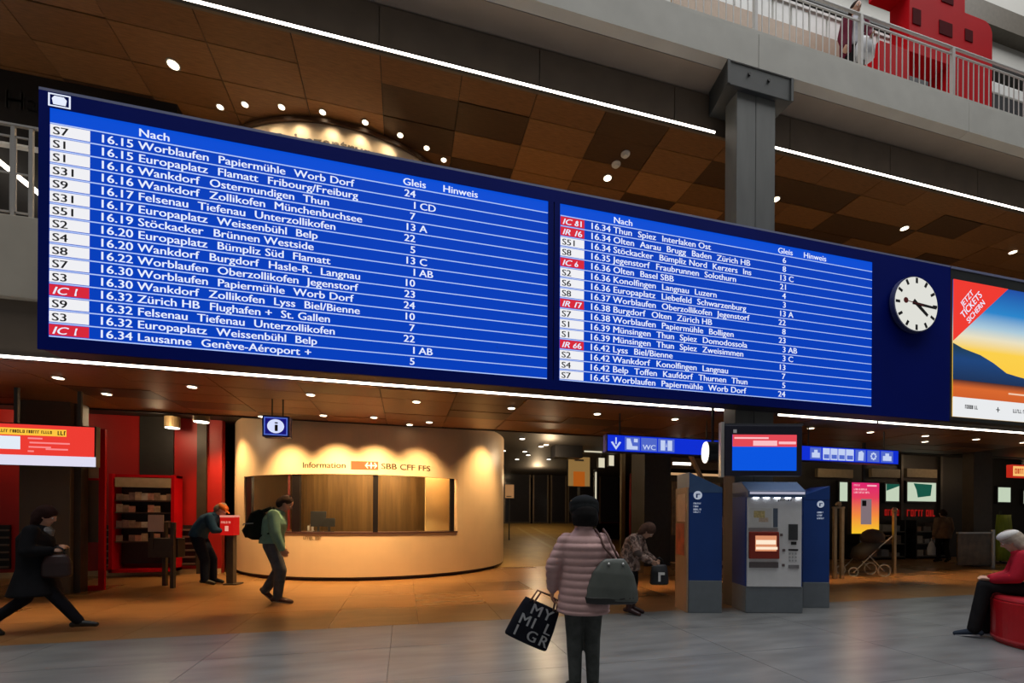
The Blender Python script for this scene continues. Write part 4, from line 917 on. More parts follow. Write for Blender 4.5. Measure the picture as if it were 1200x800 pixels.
lit_window('narrow lit shop window just right of the blue pylon', 981, 990, 565, 587); lit_window('small lit shop window right of the phone poster', 1035, 1050, 567, 587, [(0, .6), (1, .9), (1, 1), (0, 1)])
lit_window('wide lit shop window with dark green picture above red lettering', 1060, 1093, 565, 587, [(.35, .2), (.8, .3), (.85, .9), (.2, .95), (.3, .6)])
lit_window('dim lit shop window above the green banner', 1166, 1180, 571, 588); lit_window('small lit pane at the right edge behind the green banner', 1196, 1210, 575, 590)
x, z = rs(1036, 604)
marks(marks(MB(), x, rs(1052, 604)[0], z, .24, YR - .02), rs(1062, 604)[0], rs(1097, 604)[0], z - .02, .26, YR - .02).build('red_lettering', glow('neon_red', (150, 24, 20), .8), wr)
for px in (1054, 1100): x = rs(px, 600)[0]; MB().box(x - .06, x + .06, YR - .1, YR, 0, ZB).build('frame_post', mat('post_green', (.06, .055, .045), .4, .2, var=.1), wr)
# shelves and goods in the dark shop
for k, (px0, px1) in enumerate(((992, 1046), (1058, 1096))):
    x0, x1 = rs(px0, 640)[0], rs(px1, 640)[0]; t = empty('shop_shelf', (x0, YR - .45, 0)); tag(t, ['low dark shop shelf with goods below the phone poster', 'low dark shop shelf with goods under the wide lit window'][k], 'shelf'); W = x1 - x0
    for z in (.08, .55, 1.0): MB().box(0, W, 0, .4, z, z + .04).build('shelf_board', mat('shelf_grey', (.10, .10, .10), .4, .2, var=.1), t)
    for x in (0, W - .05): MB().box(x, x + .05, 0, .4, 0, 1.45).build('side', blk, t)
    gm = [mat('goods%d' % i, c, .5, var=.2) for i, c in enumerate([(.35, .33, .30), (.12, .10, .09), (.30, .16, .10), (.22, .24, .28)])]
    for z in (.12, .59, 1.04):
        xx = .1
        while xx < W - .4:
            w_ = random.uniform(.15, .4); MB().box(xx, xx + w_, .05, .3, z, z + random.uniform(.12, .34)).build('goods_box', random.choice(gm), t); xx += w_ + random.uniform(.03, .25)
# right pillar
Yq = 9.9; x0, x1 = atY(1141, 600, Yq).x, atY(1163, 600, Yq).x
struct(MB().box(x0, x1, Yq, Yq + .3, 0, ZB).build('pillar', mat('pillar_brown', (.060, .042, .026), .5, var=.12), bevel=.01), 'brown pillar right of the dark shop')
# low gate in front of the pillar
A_ = G(1142, 668); t = empty('low_gate', (A_.x, Yq - .3, 0)); tag(t, 'low glazed barrier with a steel post before the right pillar', 'barrier')
W = atY(1163, 640, Yq - .3).x - A_.x; Hg = atY(1150, 625, Yq - .3).z
MB().box(0, W, 0, .03, .1, Hg).build('brown_pane', mat('gate_brown', (.10, .07, .045), .25, var=.35, scale=4), t); MB().box(0, W, -.02, .05, Hg, Hg + .05).build('top_rail', steel, t)
MB().cyl((W, 0, 0), .06, Hg + .12, 12).build('post', steel, t)
# green banner, red lit sign
t, W, H = slab('green_banner', 'lime green hanging fabric banner at the right edge', 'banner', 1168, 1186, 603, 662, 10.4, .05, shop_red, z0=.1)
MB().tube([(W * .5, 0, 0), (W * .5, 0, H * .3), (W * .45, 0, H * .7), (W * .45, 0, H)], [(W * .5, .12), (W * .5, .14), (W * .48, .13), (W * .44, .08)], 16, lat=(1, 0, 0)).build('fabric', mat('lime', (.26, .34, .02), .7, var=.25, scale=5, stretch=(3, 3, .3)), t, smooth=True)
MB().cyl((W * .5, .1, -.1), .03, H + .25, 10).build('pole', steel_dark, t); MB().cyl((W * .5, .1, -.1), .25, .04, 20).build('base', blk, t)
t, W, H = slab('lit_sign', 'orange lit sign with red rim at the right edge', 'lit sign', 1186, 1225, 546, 559, 10.6, .1, lit)
MB().box(0, W, 0, .15, 0, H).build('red_case', glow('sign_redrim', (200, 40, 24), .8), t); MB().box(.05, W - .05, -.006, .004, .05, H - .05).build('lit_face', glow('sign_orange', (250, 190, 110), 1), t); marks(MB(), .12, W * .8, H * .3, H * .4, -.01).build('lettering', glow('sign_red', (190, 50, 20), 1), t); MB().box(W * .4, W * .5, .05, .1, H, ZB - t.location.z).build('hanger', blk, t)
# phone poster on a stand
t, W, H = slab('phone_poster', 'pink to yellow lit poster showing a grey phone', 'poster', 998, 1030, 566, 625, 9.4, .1, lit)
MB().box(-.03, W + .03, 0, .1, -.03, H + .03).build('frame', blk, t)
MB().box(0, W, -.008, .004, 0, H).build('lit_sheet', ramp_mat('phone_grad', [(0, (250, 200, 40)), (.35, (246, 140, 60)), (.7, (230, 60, 90)), (1, (226, 30, 110))], .95), t)
MB().box(W * .32, W * .70, -.02, -.008, H * .18, H * .68).build('phone', glow('phone_grey', (140, 122, 128), .8), t); MB().box(W * .35, W * .5, -.025, -.02, H * .54, H * .65).build('camera_patch', blk, t)
marks(marks(marks(MB(), W * .06, W * .26, H * .93, H * .035, -.012), W * .06, W * .55, H * .85, H * .035, -.012), W * .06, W * .65, H * .79, H * .035, -.012).box(W * .55, W * .9, -.012, -.008, H * .93, H * .96).build('lettering', glow('phone_text', (255, 190, 200), .9), t)
MB().box(W * .45, W * .55, .03, .07, H, ZC - t.location.z).build('hanger', blk, t)
# steel posts
post_m = mat('brass_post', (.42, .32, .21), .35, .5, var=.1)
def gate_post(label, pxs, py, top):
    o = G(pxs[0], py); t = empty('gate_post', o, -YAW); tag(t, label, 'post'); kk = depth(o) / FPX; h = (py - top) * kk
    for p_ in pxs: MB().box((p_ - pxs[0]) * kk - .035, (p_ - pxs[0]) * kk + .035, 0, .07, 0, h).build('upright', post_m, t)
    xe = (pxs[-1] - pxs[0]) * kk
    MB().ball((xe / 2, .035, h + .07), .07).build('finial', post_m, t, smooth=True); MB().box(-.05, xe + .05, 0, .07, h - .03, h + .01).build('cap', post_m, t)
gate_post('pair of tall brass gate posts right of the blue pylon', (979, 987.5), 678, 594); gate_post('single slim brass post below the phone poster', (1049,), 672, 600)
# pushchair
o = G(1008, 674); t = empty('pushchair', o, -YAW); tag(t, 'dark pushchair parked behind the brass posts', 'pushchair')
dk = mat('pram_dark', (.03, .026, .024), .6, var=.2)
MB().tube([(-.1, 0, .45), (.0, 0, .6), (.25, 0, .75), (.45, 0, 1.0)], [(.2, .12), (.25, .2), (.25, .2), (.2, .1)], 12, lat=(0, 1, 0)).build('seat_shell', dk, t, smooth=True)
MB().ball((.32, 0, 1.0), (.28, .26, .24)).build('canopy', mat('pram_canopy', (.05, .035, .03), .7, var=.2), t, smooth=True)
for s in (-.22, .22):
    MB().tube([(-.35, s, .1), (.3, s, .75), (.65, s, 1.05)], .014).build('frame_tube', steel, t); MB().tube([(.45, s, .14), (.05, s, .55)], .014).build('frame_tube', steel, t)
    for x, r in ((-.35, .12), (.45, .16)):
        n = 20; MB().tube([(x + r * math.cos(i * TAU / n), s, r + r * .96 * math.sin(i * TAU / n)) for i in range(n + 1)], .018, 6).build('wheel', steel, t)
MB().tube([(.65, -.22, 1.05), (.65, .22, 1.05)], .016).build('handlebar', blk, t)
# red round seat at the right edge
o = G(1168, 747); ctr = o + Rv * .33 - Fv * .461; t = empty('round_seat', ctr); tag(t, 'round glossy red drum seat at the right edge', 'seat')
MB().cyl((0, 0, 0), .60, .03, 64).cyl((0, 0, .03), .62, .50, 64).build('drum', mat('drum_red', (.46, .008, .014), .3, var=.06), t, bevel=.02)
MB().cyl((0, 0, .53), .62, .055, 64, .59).build('cushion', mat('cushion_red', (.40, .012, .02), .45, var=.06), t, bevel=.02)
MB().cyl((0, 0, .06), .625, .02, 64).build('band', mat('drum_band', (.55, .05, .06), .35, var=.05), t)

# ================================================================== PEOPLE
def remesh(mb, name, material, voxel=.014, smooth=5, quilt=None, parent=None):
    me = mb.mesh(name, material); o = bpy.data.objects.new(name, me); COL.objects.link(o)
    r = o.modifiers.new('r', 'REMESH'); r.mode = 'VOXEL'; r.voxel_size = voxel
    if smooth: s = o.modifiers.new('s', 'SMOOTH'); s.iterations = smooth; s.factor = .5
    dg = bpy.context.evaluated_depsgraph_get(); me2 = bpy.data.meshes.new_from_object(o.evaluated_get(dg))
    o.modifiers.clear(); o.data = me2; bpy.data.meshes.remove(me); me2.name = name
    if not me2.materials: me2.materials.append(material)
    if quilt:
        pitch, amp, fn = quilt
        ns = [v.normal.copy() for v in me2.vertices]
        for v, n in zip(me2.vertices, ns):
            t = (fn(v.co) / pitch) % 1.0; v.co += n * amp * (math.sqrt(max(0, 1 - (2 * t - 1) ** 2)) - .75)
    me2.polygons.foreach_set('use_smooth', [True] * len(me2.polygons)); me2.update()
    if parent: o.parent = parent
    return o
skin_m = mat('skin', (.50, .27, .18), .5, var=.06)
eye_w = mat('eye_white', (.7, .7, .68), .3, var=.02); eye_d = mat('eye_dark', (.02, .015, .012), .3, var=.02); lip_m = mat('lips', (.36, .12, .10), .5, var=.05)
STAND = dict(pelvis=(0, 0, .95), waist=(0, 0, 1.10), chest=(.01, 0, 1.29), neck=(0, 0, 1.45), head=(.03, 0, 1.60),
             shL=(0, .175, 1.40), elL=(-.02, .235, 1.11), wrL=(.05, .245, .86), haL=(.07, .245, .78), shR=(0, -.175, 1.40), elR=(-.02, -.235, 1.11), wrR=(.05, -.245, .86), haR=(.07, -.245, .78),
             hiL=(0, .09, .92), knL=(.02, .10, .50), anL=(-.02, .10, .09), toL=(.15, .115, .03), hiR=(0, -.09, .92), knR=(.02, -.10, .50), anR=(-.02, -.10, .09), toR=(.15, -.115, .03), look=(1, 0, 0))
class Person:
    def __init__(s, label, base, fwd, scale=1.0, **pose):
        s.root = empty('person', base); tag(s.root, label, 'person')
        f = Vector((fwd[0], fwd[1], 0)).normalized(); l = Vector((-f.y, f.x, 0)); s.sc = scale
        s.M = Matrix((f, l, Vector((0, 0, 1)))).transposed().to_4x4() @ Matrix.Scale(scale, 4)
        j = dict(STAND); j.update(pose); s.j = {k: Vector(v) for k, v in j.items()}
        s.f, s.l = Vector((1, 0, 0)), Vector((0, 1, 0))
    def out(s, mb): mb.v = [s.M @ p for p in mb.v]; return mb
    def torso_lat(s): return (s.j['shL'] - s.j['shR']).normalized()
    def hand(s, mb, side):
        j = s.j; wr, ha = j['wr' + side], j['ha' + side]; d = (ha - wr).normalized(); sg = 1 if side == 'L' else -1
        pn = d.cross(Vector((1, 0, 0))); pn = pn.normalized() if pn.length > .2 else Vector((0, sg, 0))   # palm normal: sideways
        wd = pn.cross(d).normalized()
        if wd.x < 0: wd = -wd
        cu = Vector((0, -sg, 0)); cu = (cu - d * cu.dot(d)).normalized() if abs(d.y) < .9 else Vector((1, 0, 0))
        pk = wr + d * .085
        mb.tube([wr - d * .02, wr + d * .03, pk], [(.026, .020), (.038, .017), (.040, .015)], 10, lat=wd)
        for k, (off, ln) in enumerate(((.032, .070), (.011, .080), (-.011, .075), (-.031, .058))):
            a = pk + wd * off - d * .01; b = a + d * ln * .5 + cu * .012; c = b + d * ln * .35 + cu * .035
            mb.capsule(a, b, .0115, .0105, 8, 2); mb.capsule(b, c, .0105, .0095, 8, 2)
        a = wr + d * .03 + wd * .034; b = a + d * .035 + wd * .026 + cu * .012; mb.capsule(a, b, .0135, .012, 8, 2); mb.capsule(b, b + d * .032 + cu * .014, .012, .0105, 8, 2)
    def body(s, skin=None, fat=1.0):
        j = s.j; mb = MB(); L = s.torso_lat()
        mb.tube([j['pelvis'] - Vector((0, 0, .06)), j['pelvis'], j['waist'], j['chest'], j['neck'] - (j['neck'] - j['chest']) * .25, j['neck']],
                [(.12 * fat, .08), (.15 * fat, .10 * fat), (.125 * fat, .09 * fat), (.15 * fat, .10 * fat), (.13, .07), (.055, .055)], 16, lat=L)
        mb.capsule(j['neck'] - (j['head'] - j['neck']) * .4, j['head'] - (j['head'] - j['neck']) * .3, .055, .052)
        lk = j['look'].normalized(); up = (j['head'] - j['neck']).normalized(); sd = up.cross(lk).normalized(); lk = sd.cross(up).normalized()
        B = Matrix((lk, sd, up)).transposed(); h = j['head']; s.hf = (h, lk, sd, up, B)
        mb.ball(h + up * .02, (.098, .077, .105), 18, B); mb.ball(h + lk * .025 - up * .055, (.068, .055, .065), 14, B)
        mb.ball(h + lk * .10 - up * .015, (.022, .014, .026), 10, B); mb.ball(h + lk * .06 - up * .105, (.024, .026, .018), 10, B)
        mb.ball(h + lk * .085 + up * .022, (.014, .05, .010), 10, B)
        for q in (1, -1): mb.ball(h + sd * q * .078 - up * .005, (.02, .010, .032), 8, B)
        for sd_ in 'LR':
            mb.capsule(j['sh' + sd_], j['el' + sd_], .048, .040); mb.capsule(j['el' + sd_], j['wr' + sd_], .040, .027); s.hand(mb, sd_)
            mb.capsule(j['hi' + sd_], j['kn' + sd_], .078, .055); mb.capsule(j['kn' + sd_], j['an' + sd_], .053, .036); mb.capsule(j['an' + sd_], j['to' + sd_], .034, .028)
        b = remesh(s.out(mb), 'body', skin or skin_m, .0095, 3, parent=s.root); b.data.name = 'body'
        for q in (1, -1):
            e = s.out(MB().ball(h + lk * .083 + sd * q * .031 + up * .005, .0125, 10)).build('eye', eye_w, s.root, True)
            s.out(MB().ball(h + lk * .092 + sd * q * .031 + up * .005, .0062, 8)).build('pupil', eye_d, e, True)
        s.out(MB().ball(h + lk * .082 - up * .062, (.012, .024, .008), 10, B)).build('mouth', lip_m, s.root, True)
        return s
    def top(s, name, m_, hem, rx=.20, ry=.155, flare=0, sleeve=.062, cuff=.048, quilt=None, collar=True, voxel=.014, chest=1.0, hemf=0.0, smooth=5):
        j = s.j; mb = MB(); L = s.torso_lat(); pts, rs = [], []
        pd = j['pelvis'] - Vector((-hemf, 0, max(0.02, j['pelvis'].z - hem)))
        if hem < j['pelvis'].z - .05: pts += [pd, pd + (j['pelvis'] - pd) * .05, pd + (j['pelvis'] - pd) * .6]; rs += [(rx + flare - .01, ry + flare - .01), (rx + flare, ry + flare), (rx + flare * .4, ry + flare * .4)]
        pts += [j['pelvis'], j['waist'], j['chest'], j['chest'] + (j['neck'] - j['chest']) * .55, j['neck'] - (j['neck'] - j['chest']) * .12]
        rs += [(rx, ry), (rx * .93, ry * .93), (rx * chest, ry), (rx * .86 * chest, ry * .76), (.09, .085)]
        mb.tube(pts, rs, 20, lat=L)
        if collar: mb.tube([j['neck'] - (j['neck'] - j['chest']) * .2, j['neck'] + (j['head'] - j['neck']) * .22], [(.098, .092), (.080, .080)], 14, lat=L)
        for q in 'LR':
            mb.capsule(j['sh' + q], j['el' + q], sleeve * 1.12, sleeve); mb.capsule(j['el' + q], j['wr' + q] + (j['el' + q] - j['wr' + q]) * .06, sleeve * .98, cuff)
        return remesh(s.out(mb), name, m_, voxel, smooth, quilt, s.root)
    def trousers(s, m_, th=.100, kn=.070, an=.052, hip=(.165, .12)):
        j = s.j; mb = MB(); L = (j['hiL'] - j['hiR']).normalized()
        mb.tube([j['pelvis'] - Vector((0, 0, .10)), j['pelvis'], j['pelvis'] + (j['waist'] - j['pelvis']) * .6], [(hip[0] * .8, hip[1]), hip, (hip[0] * .92, hip[1] * .92)], 16, lat=L)
        for q in 'LR': mb.capsule(j['hi' + q], j['kn' + q], th, kn); mb.capsule(j['kn' + q], j['an' + q] + Vector((0, 0, .02)), kn, an)
        return remesh(s.out(mb), 'trousers', m_, .013, 4, None, s.root)
    def shoes(s, m_, sole=None, boot=0.0):
        j = s.j
        for q in 'LR':
            a, t = j['an' + q], j['to' + q]; d = (t - a); dh = Vector((d.x, d.y, d.z)); hl = a - dh * .35 - Vector((0, 0, .035)) * (1 if a.z < .14 else .3)
            mb = MB(); mb.capsule(a - Vector((0, 0, .005)), t + d * .05, .048, .036); mb.capsule(hl, a, .042, .046); mb.capsule(hl, t, .036, .034)
            if boot: mb.capsule(a, a + (j['kn' + q] - a) * boot, .052, .058)
            sh_ = remesh(s.out(mb), 'shoe', m_, .011, 3, None, s.root)
            if sole:
                z0 = Vector((0, 0, -.036)); b2 = MB(); b2.tube([hl + z0 * .8, (hl + t) / 2 + z0 * .8, t + d * .12 + z0 * .6], [(.036, .012), (.042, .012), (.034, .012)], 10, lat=(0, 1, 0)); s.out(b2).build('sole', sole, sh_, True)
    def hair(s, m_, bulk=1.0, length=0.0, back=.02, bob=False):
        h, lk, sd, up, B = s.hf; mb = MB()
        mb.ball(h + up * .045 - lk * back, (.105 * bulk, .092 * bulk, .098 * bulk), 18, B)
        mb.ball(h - lk * (.045 + back) - up * .01, (.075 * bulk, .088 * bulk, .10 * bulk), 14, B)
        if length: mb.tube([h - lk * .04 + up * .02, h - lk * .055 - up * length * .5, h - lk * .05 - up * length], [(.095 * bulk, .07), (.10 * bulk, .07), (.085 * bulk, .05)], 14, lat=sd)
        return remesh(s.out(mb), 'hair', m_, .010, 3, None, s.root)
def world_of(P, v): return P.root.location + (P.M @ Vector(v))
def cloth(name, c, var=.15, scale=9, rough=.8, **k): return mat(name, c, rough, var=var, scale=scale, bump=.15, spec=.12, **k)

# --- woman in the pink quilted coat, seen from behind
P = Person('woman in pink quilted coat and black beret, standing with her back turned', G(683, 813), (Fv.x * 1 + Rv.x * -.06, Fv.y - Rv.y * .06), .985,
           head=(.03, -.005, 1.575), neck=(0, 0, 1.43), shL=(0, .155, 1.335), elL=(.0, .27, 1.12), wrL=(.10, .255, .90), haL=(.13, .26, .82), shR=(0, -.16, 1.335), elR=(-.03, -.27, 1.13), wrR=(.16, -.20, 1.06), haR=(.23, -.15, 1.08),
           knL=(.02, .075, .50), anL=(-.01, .07, .09), toL=(.15, .09, .03), knR=(.02, -.085, .50), anR=(-.01, -.085, .09), toR=(.15, -.105, .03))
P.body()
pink = cloth('pink_quilt', (.52, .33, .315), .10, 5, .55)
P.top('quilted_coat', pink, .72, .212, .165, .02, .066, .052, quilt=(.062, .013, lambda c: c.z), chest=1.02, voxel=.010, smooth=3)
P.trousers(cloth('dark_denim', (.070, .076, .072), .25, 14), .098, .072, .055)
P.shoes(cloth('black_boot', (.02, .02, .02), .1, 9, .5), None, .35)
P.hair(cloth('hair_black', (.012, .011, .011), .2, 20), 1.22, .12)
h, lk, sd, up, B = P.hf
hat = MB(); hat.ball(h + up * .075 - lk * .01, (.138, .134, .085), 20, B); hat.ball(h + up * .03 - lk * .015, (.136, .132, .085), 18, B)
remesh(P.out(hat), 'beret', cloth('beret_black', (.012, .014, .015), .15, 20, .9), .010, 4, None, P.root)
strapm = cloth('strap_brown', (.13, .075, .065), .1, 9, .6)
# shoulder bag on her right
bg = empty('shoulder_bag', world_of(P, (-.10, -.20, .83)), math.atan2(P.M[1][0], P.M[0][0])); tag(bg, 'grey-green leather shoulder bag hanging on the pink-coated woman', 'bag')
olv = mat('bag_grey', (.085, .095, .085), .42, var=.18, scale=5, bump=.1)
mb = MB(); mb.tube([(-.06, -.005, 0), (-.06, -.005, .02), (-.055, -.01, .12), (-.05, -.02, .24), (-.045, -.03, .33), (-.04, -.03, .36)], [(.20, .05), (.225, .075), (.215, .075), (.175, .06), (.115, .035), (.085, .02)], 20, lat=(0, 1, 0))
remesh(mb, 'bag_body', olv, .010, 3, None, bg)
mb = MB(); mb.tube([(-.06, 0, -.008), (-.06, 0, .05)], [(.218, .066), (.228, .078)], 20, lat=(0, 1, 0)); remesh(mb, 'bag_bottom', mat('bag_black', (.014, .014, .013), .45, var=.1), .010, 2, None, bg)
for o_ in (-.02, .05): MB().tube([(-.05, -.07 + o_ * .4, .33), (-.03, .0 + o_, .45), (.03, .03 + o_, .555), (.10, .045 + o_, .60), (.17, .03 + o_, .50)], .010, 8).build('strap', strapm, bg, True)
for y in (-.09, .03): MB().ball((-.085, y, .32), .012).build('buckle', steel, bg, True)
# printed tote in her left hand
hp = world_of(P, (.13, .27, .80)); tb = empty('tote_bag', hp); tag(tb, 'black tote bag with white block letters in her left hand', 'bag')
Bt = Matrix((Rv, Fv, Uv)).transposed().to_4x4() @ Matrix.Rotation(math.radians(24), 4, 'Y')
navy = cloth('tote_black', (.012, .013, .02), .2, 9, .7)
mb = MB(); mb.tube([(-.05, 0, -.44), (-.05, 0, -.42), (-.05, 0, -.25), (-.05, 0, -.10), (-.05, 0, -.06)], [(.195, .03), (.205, .055), (.195, .06), (.175, .03), (.165, .012)], 24, lat=(1, 0, 0))
remesh(mb.xf(Bt), 'bag_body', navy, .009, 2, None, tb)
for x0, x1 in ((-.16, .06), (-.125, .09)): MB().tube([Bt @ Vector((x0, -.02, -.08)), Bt @ Vector((x0 + .02, -.01, .03)), Vector((.0, -.0, .035)), Bt @ Vector((x1 - .02, .0, .02)), Bt @ Vector((x1, -.02, -.08))], .009, 8).build('handle', strapm, tb, True)
tx = MB()
for r_, (st, z) in enumerate((('MY', -.17), ('MIL', -.285), ('IGR', -.395))):
    for i, ch in enumerate(st): MB().text(ch, .135, -.195 + i * .118 + (.06 if r_ == 0 else .0), z, -.064, 1.0).xf(Bt).build('letter', mat('tote_white', (.55, .56, .58), .7, var=.05), tb)

# --- man in green jacket with backpack, walking right
P = Person('man in green jacket walking past the booth with a black backpack', G(320, 706.5), (.92 * Rv.x + .30 * Fv.x, .92 * Rv.y + .30 * Fv.y), 1.10,
           pelvis=(-.02, 0, .94), waist=(-.02, 0, 1.08), chest=(.02, 0, 1.28), neck=(.09, 0, 1.43), head=(.17, 0, 1.555), look=(1, -.05, -.15),
           shL=(.03, .18, 1.38), shR=(.03, -.18, 1.38), elR=(.07, -.235, 1.10), wrR=(.16, -.23, .86), haR=(.19, -.22, .78), elL=(-.02, .23, 1.10), wrL=(.08, .24, .87),  haL=(.10, .24, .79),
           hiL=(-.02, .09, .92), hiR=(-.02, -.09, .92), knR=(.12, -.10, .52), anR=(.08, -.10, .09), toR=(.26, -.10, .03), knL=(.06, .10, .50), anL=(-.13, .10, .17), toL=(-.02, .10, .04))
P.body(); P.top('jacket', cloth('green_jacket', (.17, .31, .25), .14, 7), .90, .215, .185, 0, .080, .056)
P.trousers(cloth('slate_denim', (.085, .095, .115), .2, 10), .118, .090, .068); P.shoes(mat('shoe_brown', (.07, .03, .022), .5, var=.1), mat('sole_pale', (.32, .28, .24), .6, var=.1))
P.hair(cloth('hair_dark', (.03, .018, .014), .2, 20), 1.0)
bk = empty('backpack', world_of(P, (-.15, 0, .98)), math.atan2(P.M[1][0], P.M[0][0])); tag(bk, 'bulky black backpack on the back of the green-jacketed man', 'backpack')
mb = MB(); mb.tube([(-.08, 0, .02), (-.08, 0, .07), (-.10, 0, .25), (-.06, 0, .43), (-.0, 0, .50)], [(.13, .08), (.18, .15), (.185, .165), (.17, .13), (.11, .06)], 18, lat=(0, 1, 0)); mb.tube([(-.20, 0, .06), (-.22, 0, .17), (-.18, 0, .28)], [(.11, .06), (.135, .09), (.10, .06)], 14, lat=(0, 1, 0))
remesh(mb, 'pack_body', cloth('pack_black', (.008, .012, .010), .2, 9), .012, 4, None, bk)
MB().tube([(-.28, -.06, .27), (-.245, -.145, .29), (-.10, -.175, .30)], .010).build('reflective_strip', mat('strip_grey', (.32, .32, .30), .5, var=.1), bk, True)
for s_ in (-.13, .13): MB().tube([(-.0, s_ * .8, .50), (.14, s_, .56), (.26, s_ * 1.25, .44), (.27, s_ * 1.45, .28), (.14, s_ * 1.6, .13), (-.02, s_, .08)], .022, 8).build('shoulder_strap', cloth('pack_black', (.008, .012, .010)), bk, True)

# --- woman in black coat striding at the left
P = Person('dark-haired woman in a long black coat striding in at far left', G(44, 742), (.85 * Rv.x + .42 * Fv.x, .85 * Rv.y + .42 * Fv.y), .945,
           pelvis=(-.02, 0, .88), waist=(-.03, 0, 1.05), chest=(-.02, 0, 1.27), neck=(.03, 0, 1.43), head=(.08, 0, 1.57), look=(1, -.12, -.2),
           shL=(.0, .17, 1.38), shR=(.0, -.17, 1.38), elR=(-.02, -.25, 1.12), wrR=(.19, -.17, 1.12), haR=(.27, -.14, 1.15), elL=(.0, .23, 1.1), wrL=(.20, .10, 1.13), haL=(.25, .04, 1.17),
           hiR=(-.02, -.08, .86), knR=(.20, -.08, .50), anR=(.44, -.08, .12), toR=(.61, -.08, .08), hiL=(-.02, .08, .86), knL=(-.16, .08, .46), anL=(-.50, .08, .15), toL=(-.38, .08, .03))
P.body(); blackc = cloth('black_coat', (.010, .010, .012), .2, 7, .85)
P.top('long_coat', blackc, .52, .205, .185, .09, .078, .058, voxel=.015)
P.trousers(cloth('black_trousers', (.010, .010, .014), .2, 9), .105, .08, .06); P.shoes(mat('shoe_black', (.012, .012, .012), .35, var=.1))
P.hair(cloth('hair_brown', (.030, .012, .010), .25, 16), 1.12, .16, .02)
h, lk, sd, up, B = P.hf
mb = MB(); mb.tube([P.j['neck'] + Vector((.05, 0, -.13)), P.j['neck'] + Vector((.05, 0, -.06)), P.j['neck'] + Vector((.03, 0, -.01))], [(.06, .07), (.08, .085), (.065, .06)], 14, lat=(0, 1, 0)); remesh(P.out(mb), 'scarf', mat('scarf_pale', (.14, .15, .16), .8, var=.85, scale=18), .010, 2, None, P.root)
hb = empty('handbag', world_of(P, (.25, -.17, .76)), math.atan2(P.M[1][0], P.M[0][0])); tag(hb, 'dark maroon handbag held in front by the black-coated woman', 'bag')
mb = MB(); mb.tube([(0, 0, 0), (0, 0, .03), (.0, 0, .18), (0, 0, .27), (0, 0, .29)], [(.13, .05), (.15, .075), (.145, .075), (.11, .05), (.08, .02)], 16, lat=(1, 0, 0)); remesh(mb, 'bag_body', mat('bag_maroon', (.028, .010, .010), .4, var=.15), .011, 3, None, hb)
MB().tube([(-.07, 0, .26), (-.04, 0, .36), (.0, .01, .39), (.05, 0, .36), (.08, 0, .26)], .010).build('handle', blk, hb, True)

# --- man in blue jacket bending beside the booth
P = Person('man in blue jacket and orange cap bending over the red box', G(249, 684), (.92 * Rv.x + .25 * Fv.x, .92 * Rv.y + .25 * Fv.y), 1.08,
           pelvis=(-.26, 0, .95), waist=(-.22, 0, 1.10), chest=(-.08, 0, 1.28), neck=(.06, 0, 1.40), head=(.15, 0, 1.50), look=(1, 0, -.55),
           shL=(.0, .18, 1.34), shR=(.0, -.18, 1.34), elR=(.10, -.22, 1.10), wrR=(.24, -.15, 1.08), haR=(.31, -.12, 1.08), elL=(.12, .22, 1.12), wrL=(.24, .14, 1.12), haL=(.31, .12, 1.12),
           hiL=(-.24, .09, .93), hiR=(-.24, -.09, .93), knL=(-.04, .1, .50), anL=(-.03, .1, .09), toL=(.13, .11, .03), knR=(-.10, -.1, .50), anR=(-.10, -.1, .09), toR=(.06, -.11, .03))
P.body(); P.top('jacket', cloth('blue_jacket', (.018, .055, .115), .2, 6), .90, .205, .165, 0, .076, .052)
P.trousers(cloth('navy_trousers', (.010, .014, .030), .2, 9), .115, .09, .075, (.175, .13)); P.shoes(mat('shoe_black', (.012, .012, .012)))
P.hair(cloth('hair_grey', (.20, .16, .13), .2, 16), .98)
h, lk, sd, up, B = P.hf
mb = MB(); mb.ball(h + up * .06 - lk * .01, (.112, .10, .075), 16, B); mb.tube([h + up * .045 + lk * .07, h + up * .04 + lk * .16], [(.08, .012), (.05, .008)], 12, lat=sd); remesh(P.out(mb), 'cap', cloth('cap_orange', (.52, .13, .03), .1, 9), .010, 3, None, P.root)

# --- person in patterned jacket between the woman and the pylon
P = Person('person in brown patterned jacket stooping behind the pink-coated woman', G(740, 718.5), (Rv.x * .85 - Fv.x * .5, Rv.y * .85 - Fv.y * .5), .92,
           pelvis=(-.04, 0, .90), waist=(-.03, 0, 1.04), chest=(.05, 0, 1.22), neck=(.16, 0, 1.33), head=(.27, 0, 1.42), look=(1, 0, -.6),
           shL=(.08, .18, 1.29), shR=(.08, -.18, 1.29), elR=(.17, -.24, 1.03), wrR=(.34, -.14, .93), haR=(.40, -.10, .88), elL=(.15, .25, 1.02), wrL=(.33, .18, .92), haL=(.40, .15, .86))
P.body()
camo = mat('camo', (.2, .13, .1), .85, var=.5, scale=11, bump=.2, ramp=[(0, (.03, .02, .018)), (.42, (.055, .035, .028)), (.48, (.20, .115, .09)), (.56, (.33, .24, .20)), (.62, (.09, .055, .045))])
P.top('patterned_jacket', camo, .74, .20, .165, .015, .080, .058)
P.trousers(cloth('black_jeans', (.014, .013, .014), .2, 9), .09, .066, .05); P.shoes(mat('boot_oxblood', (.035, .010, .010), .4, var=.1), None, .55)
P.hair(cloth('hair_chestnut', (.085, .045, .032), .3, 16), 1.1, .14)
hb = empty('shopping_bag', world_of(P, (.44, .08, .52)), math.atan2(P.M[1][0], P.M[0][0]) + .6); tag(hb, 'black shopping bag with a white mark held by the stooping person', 'bag')
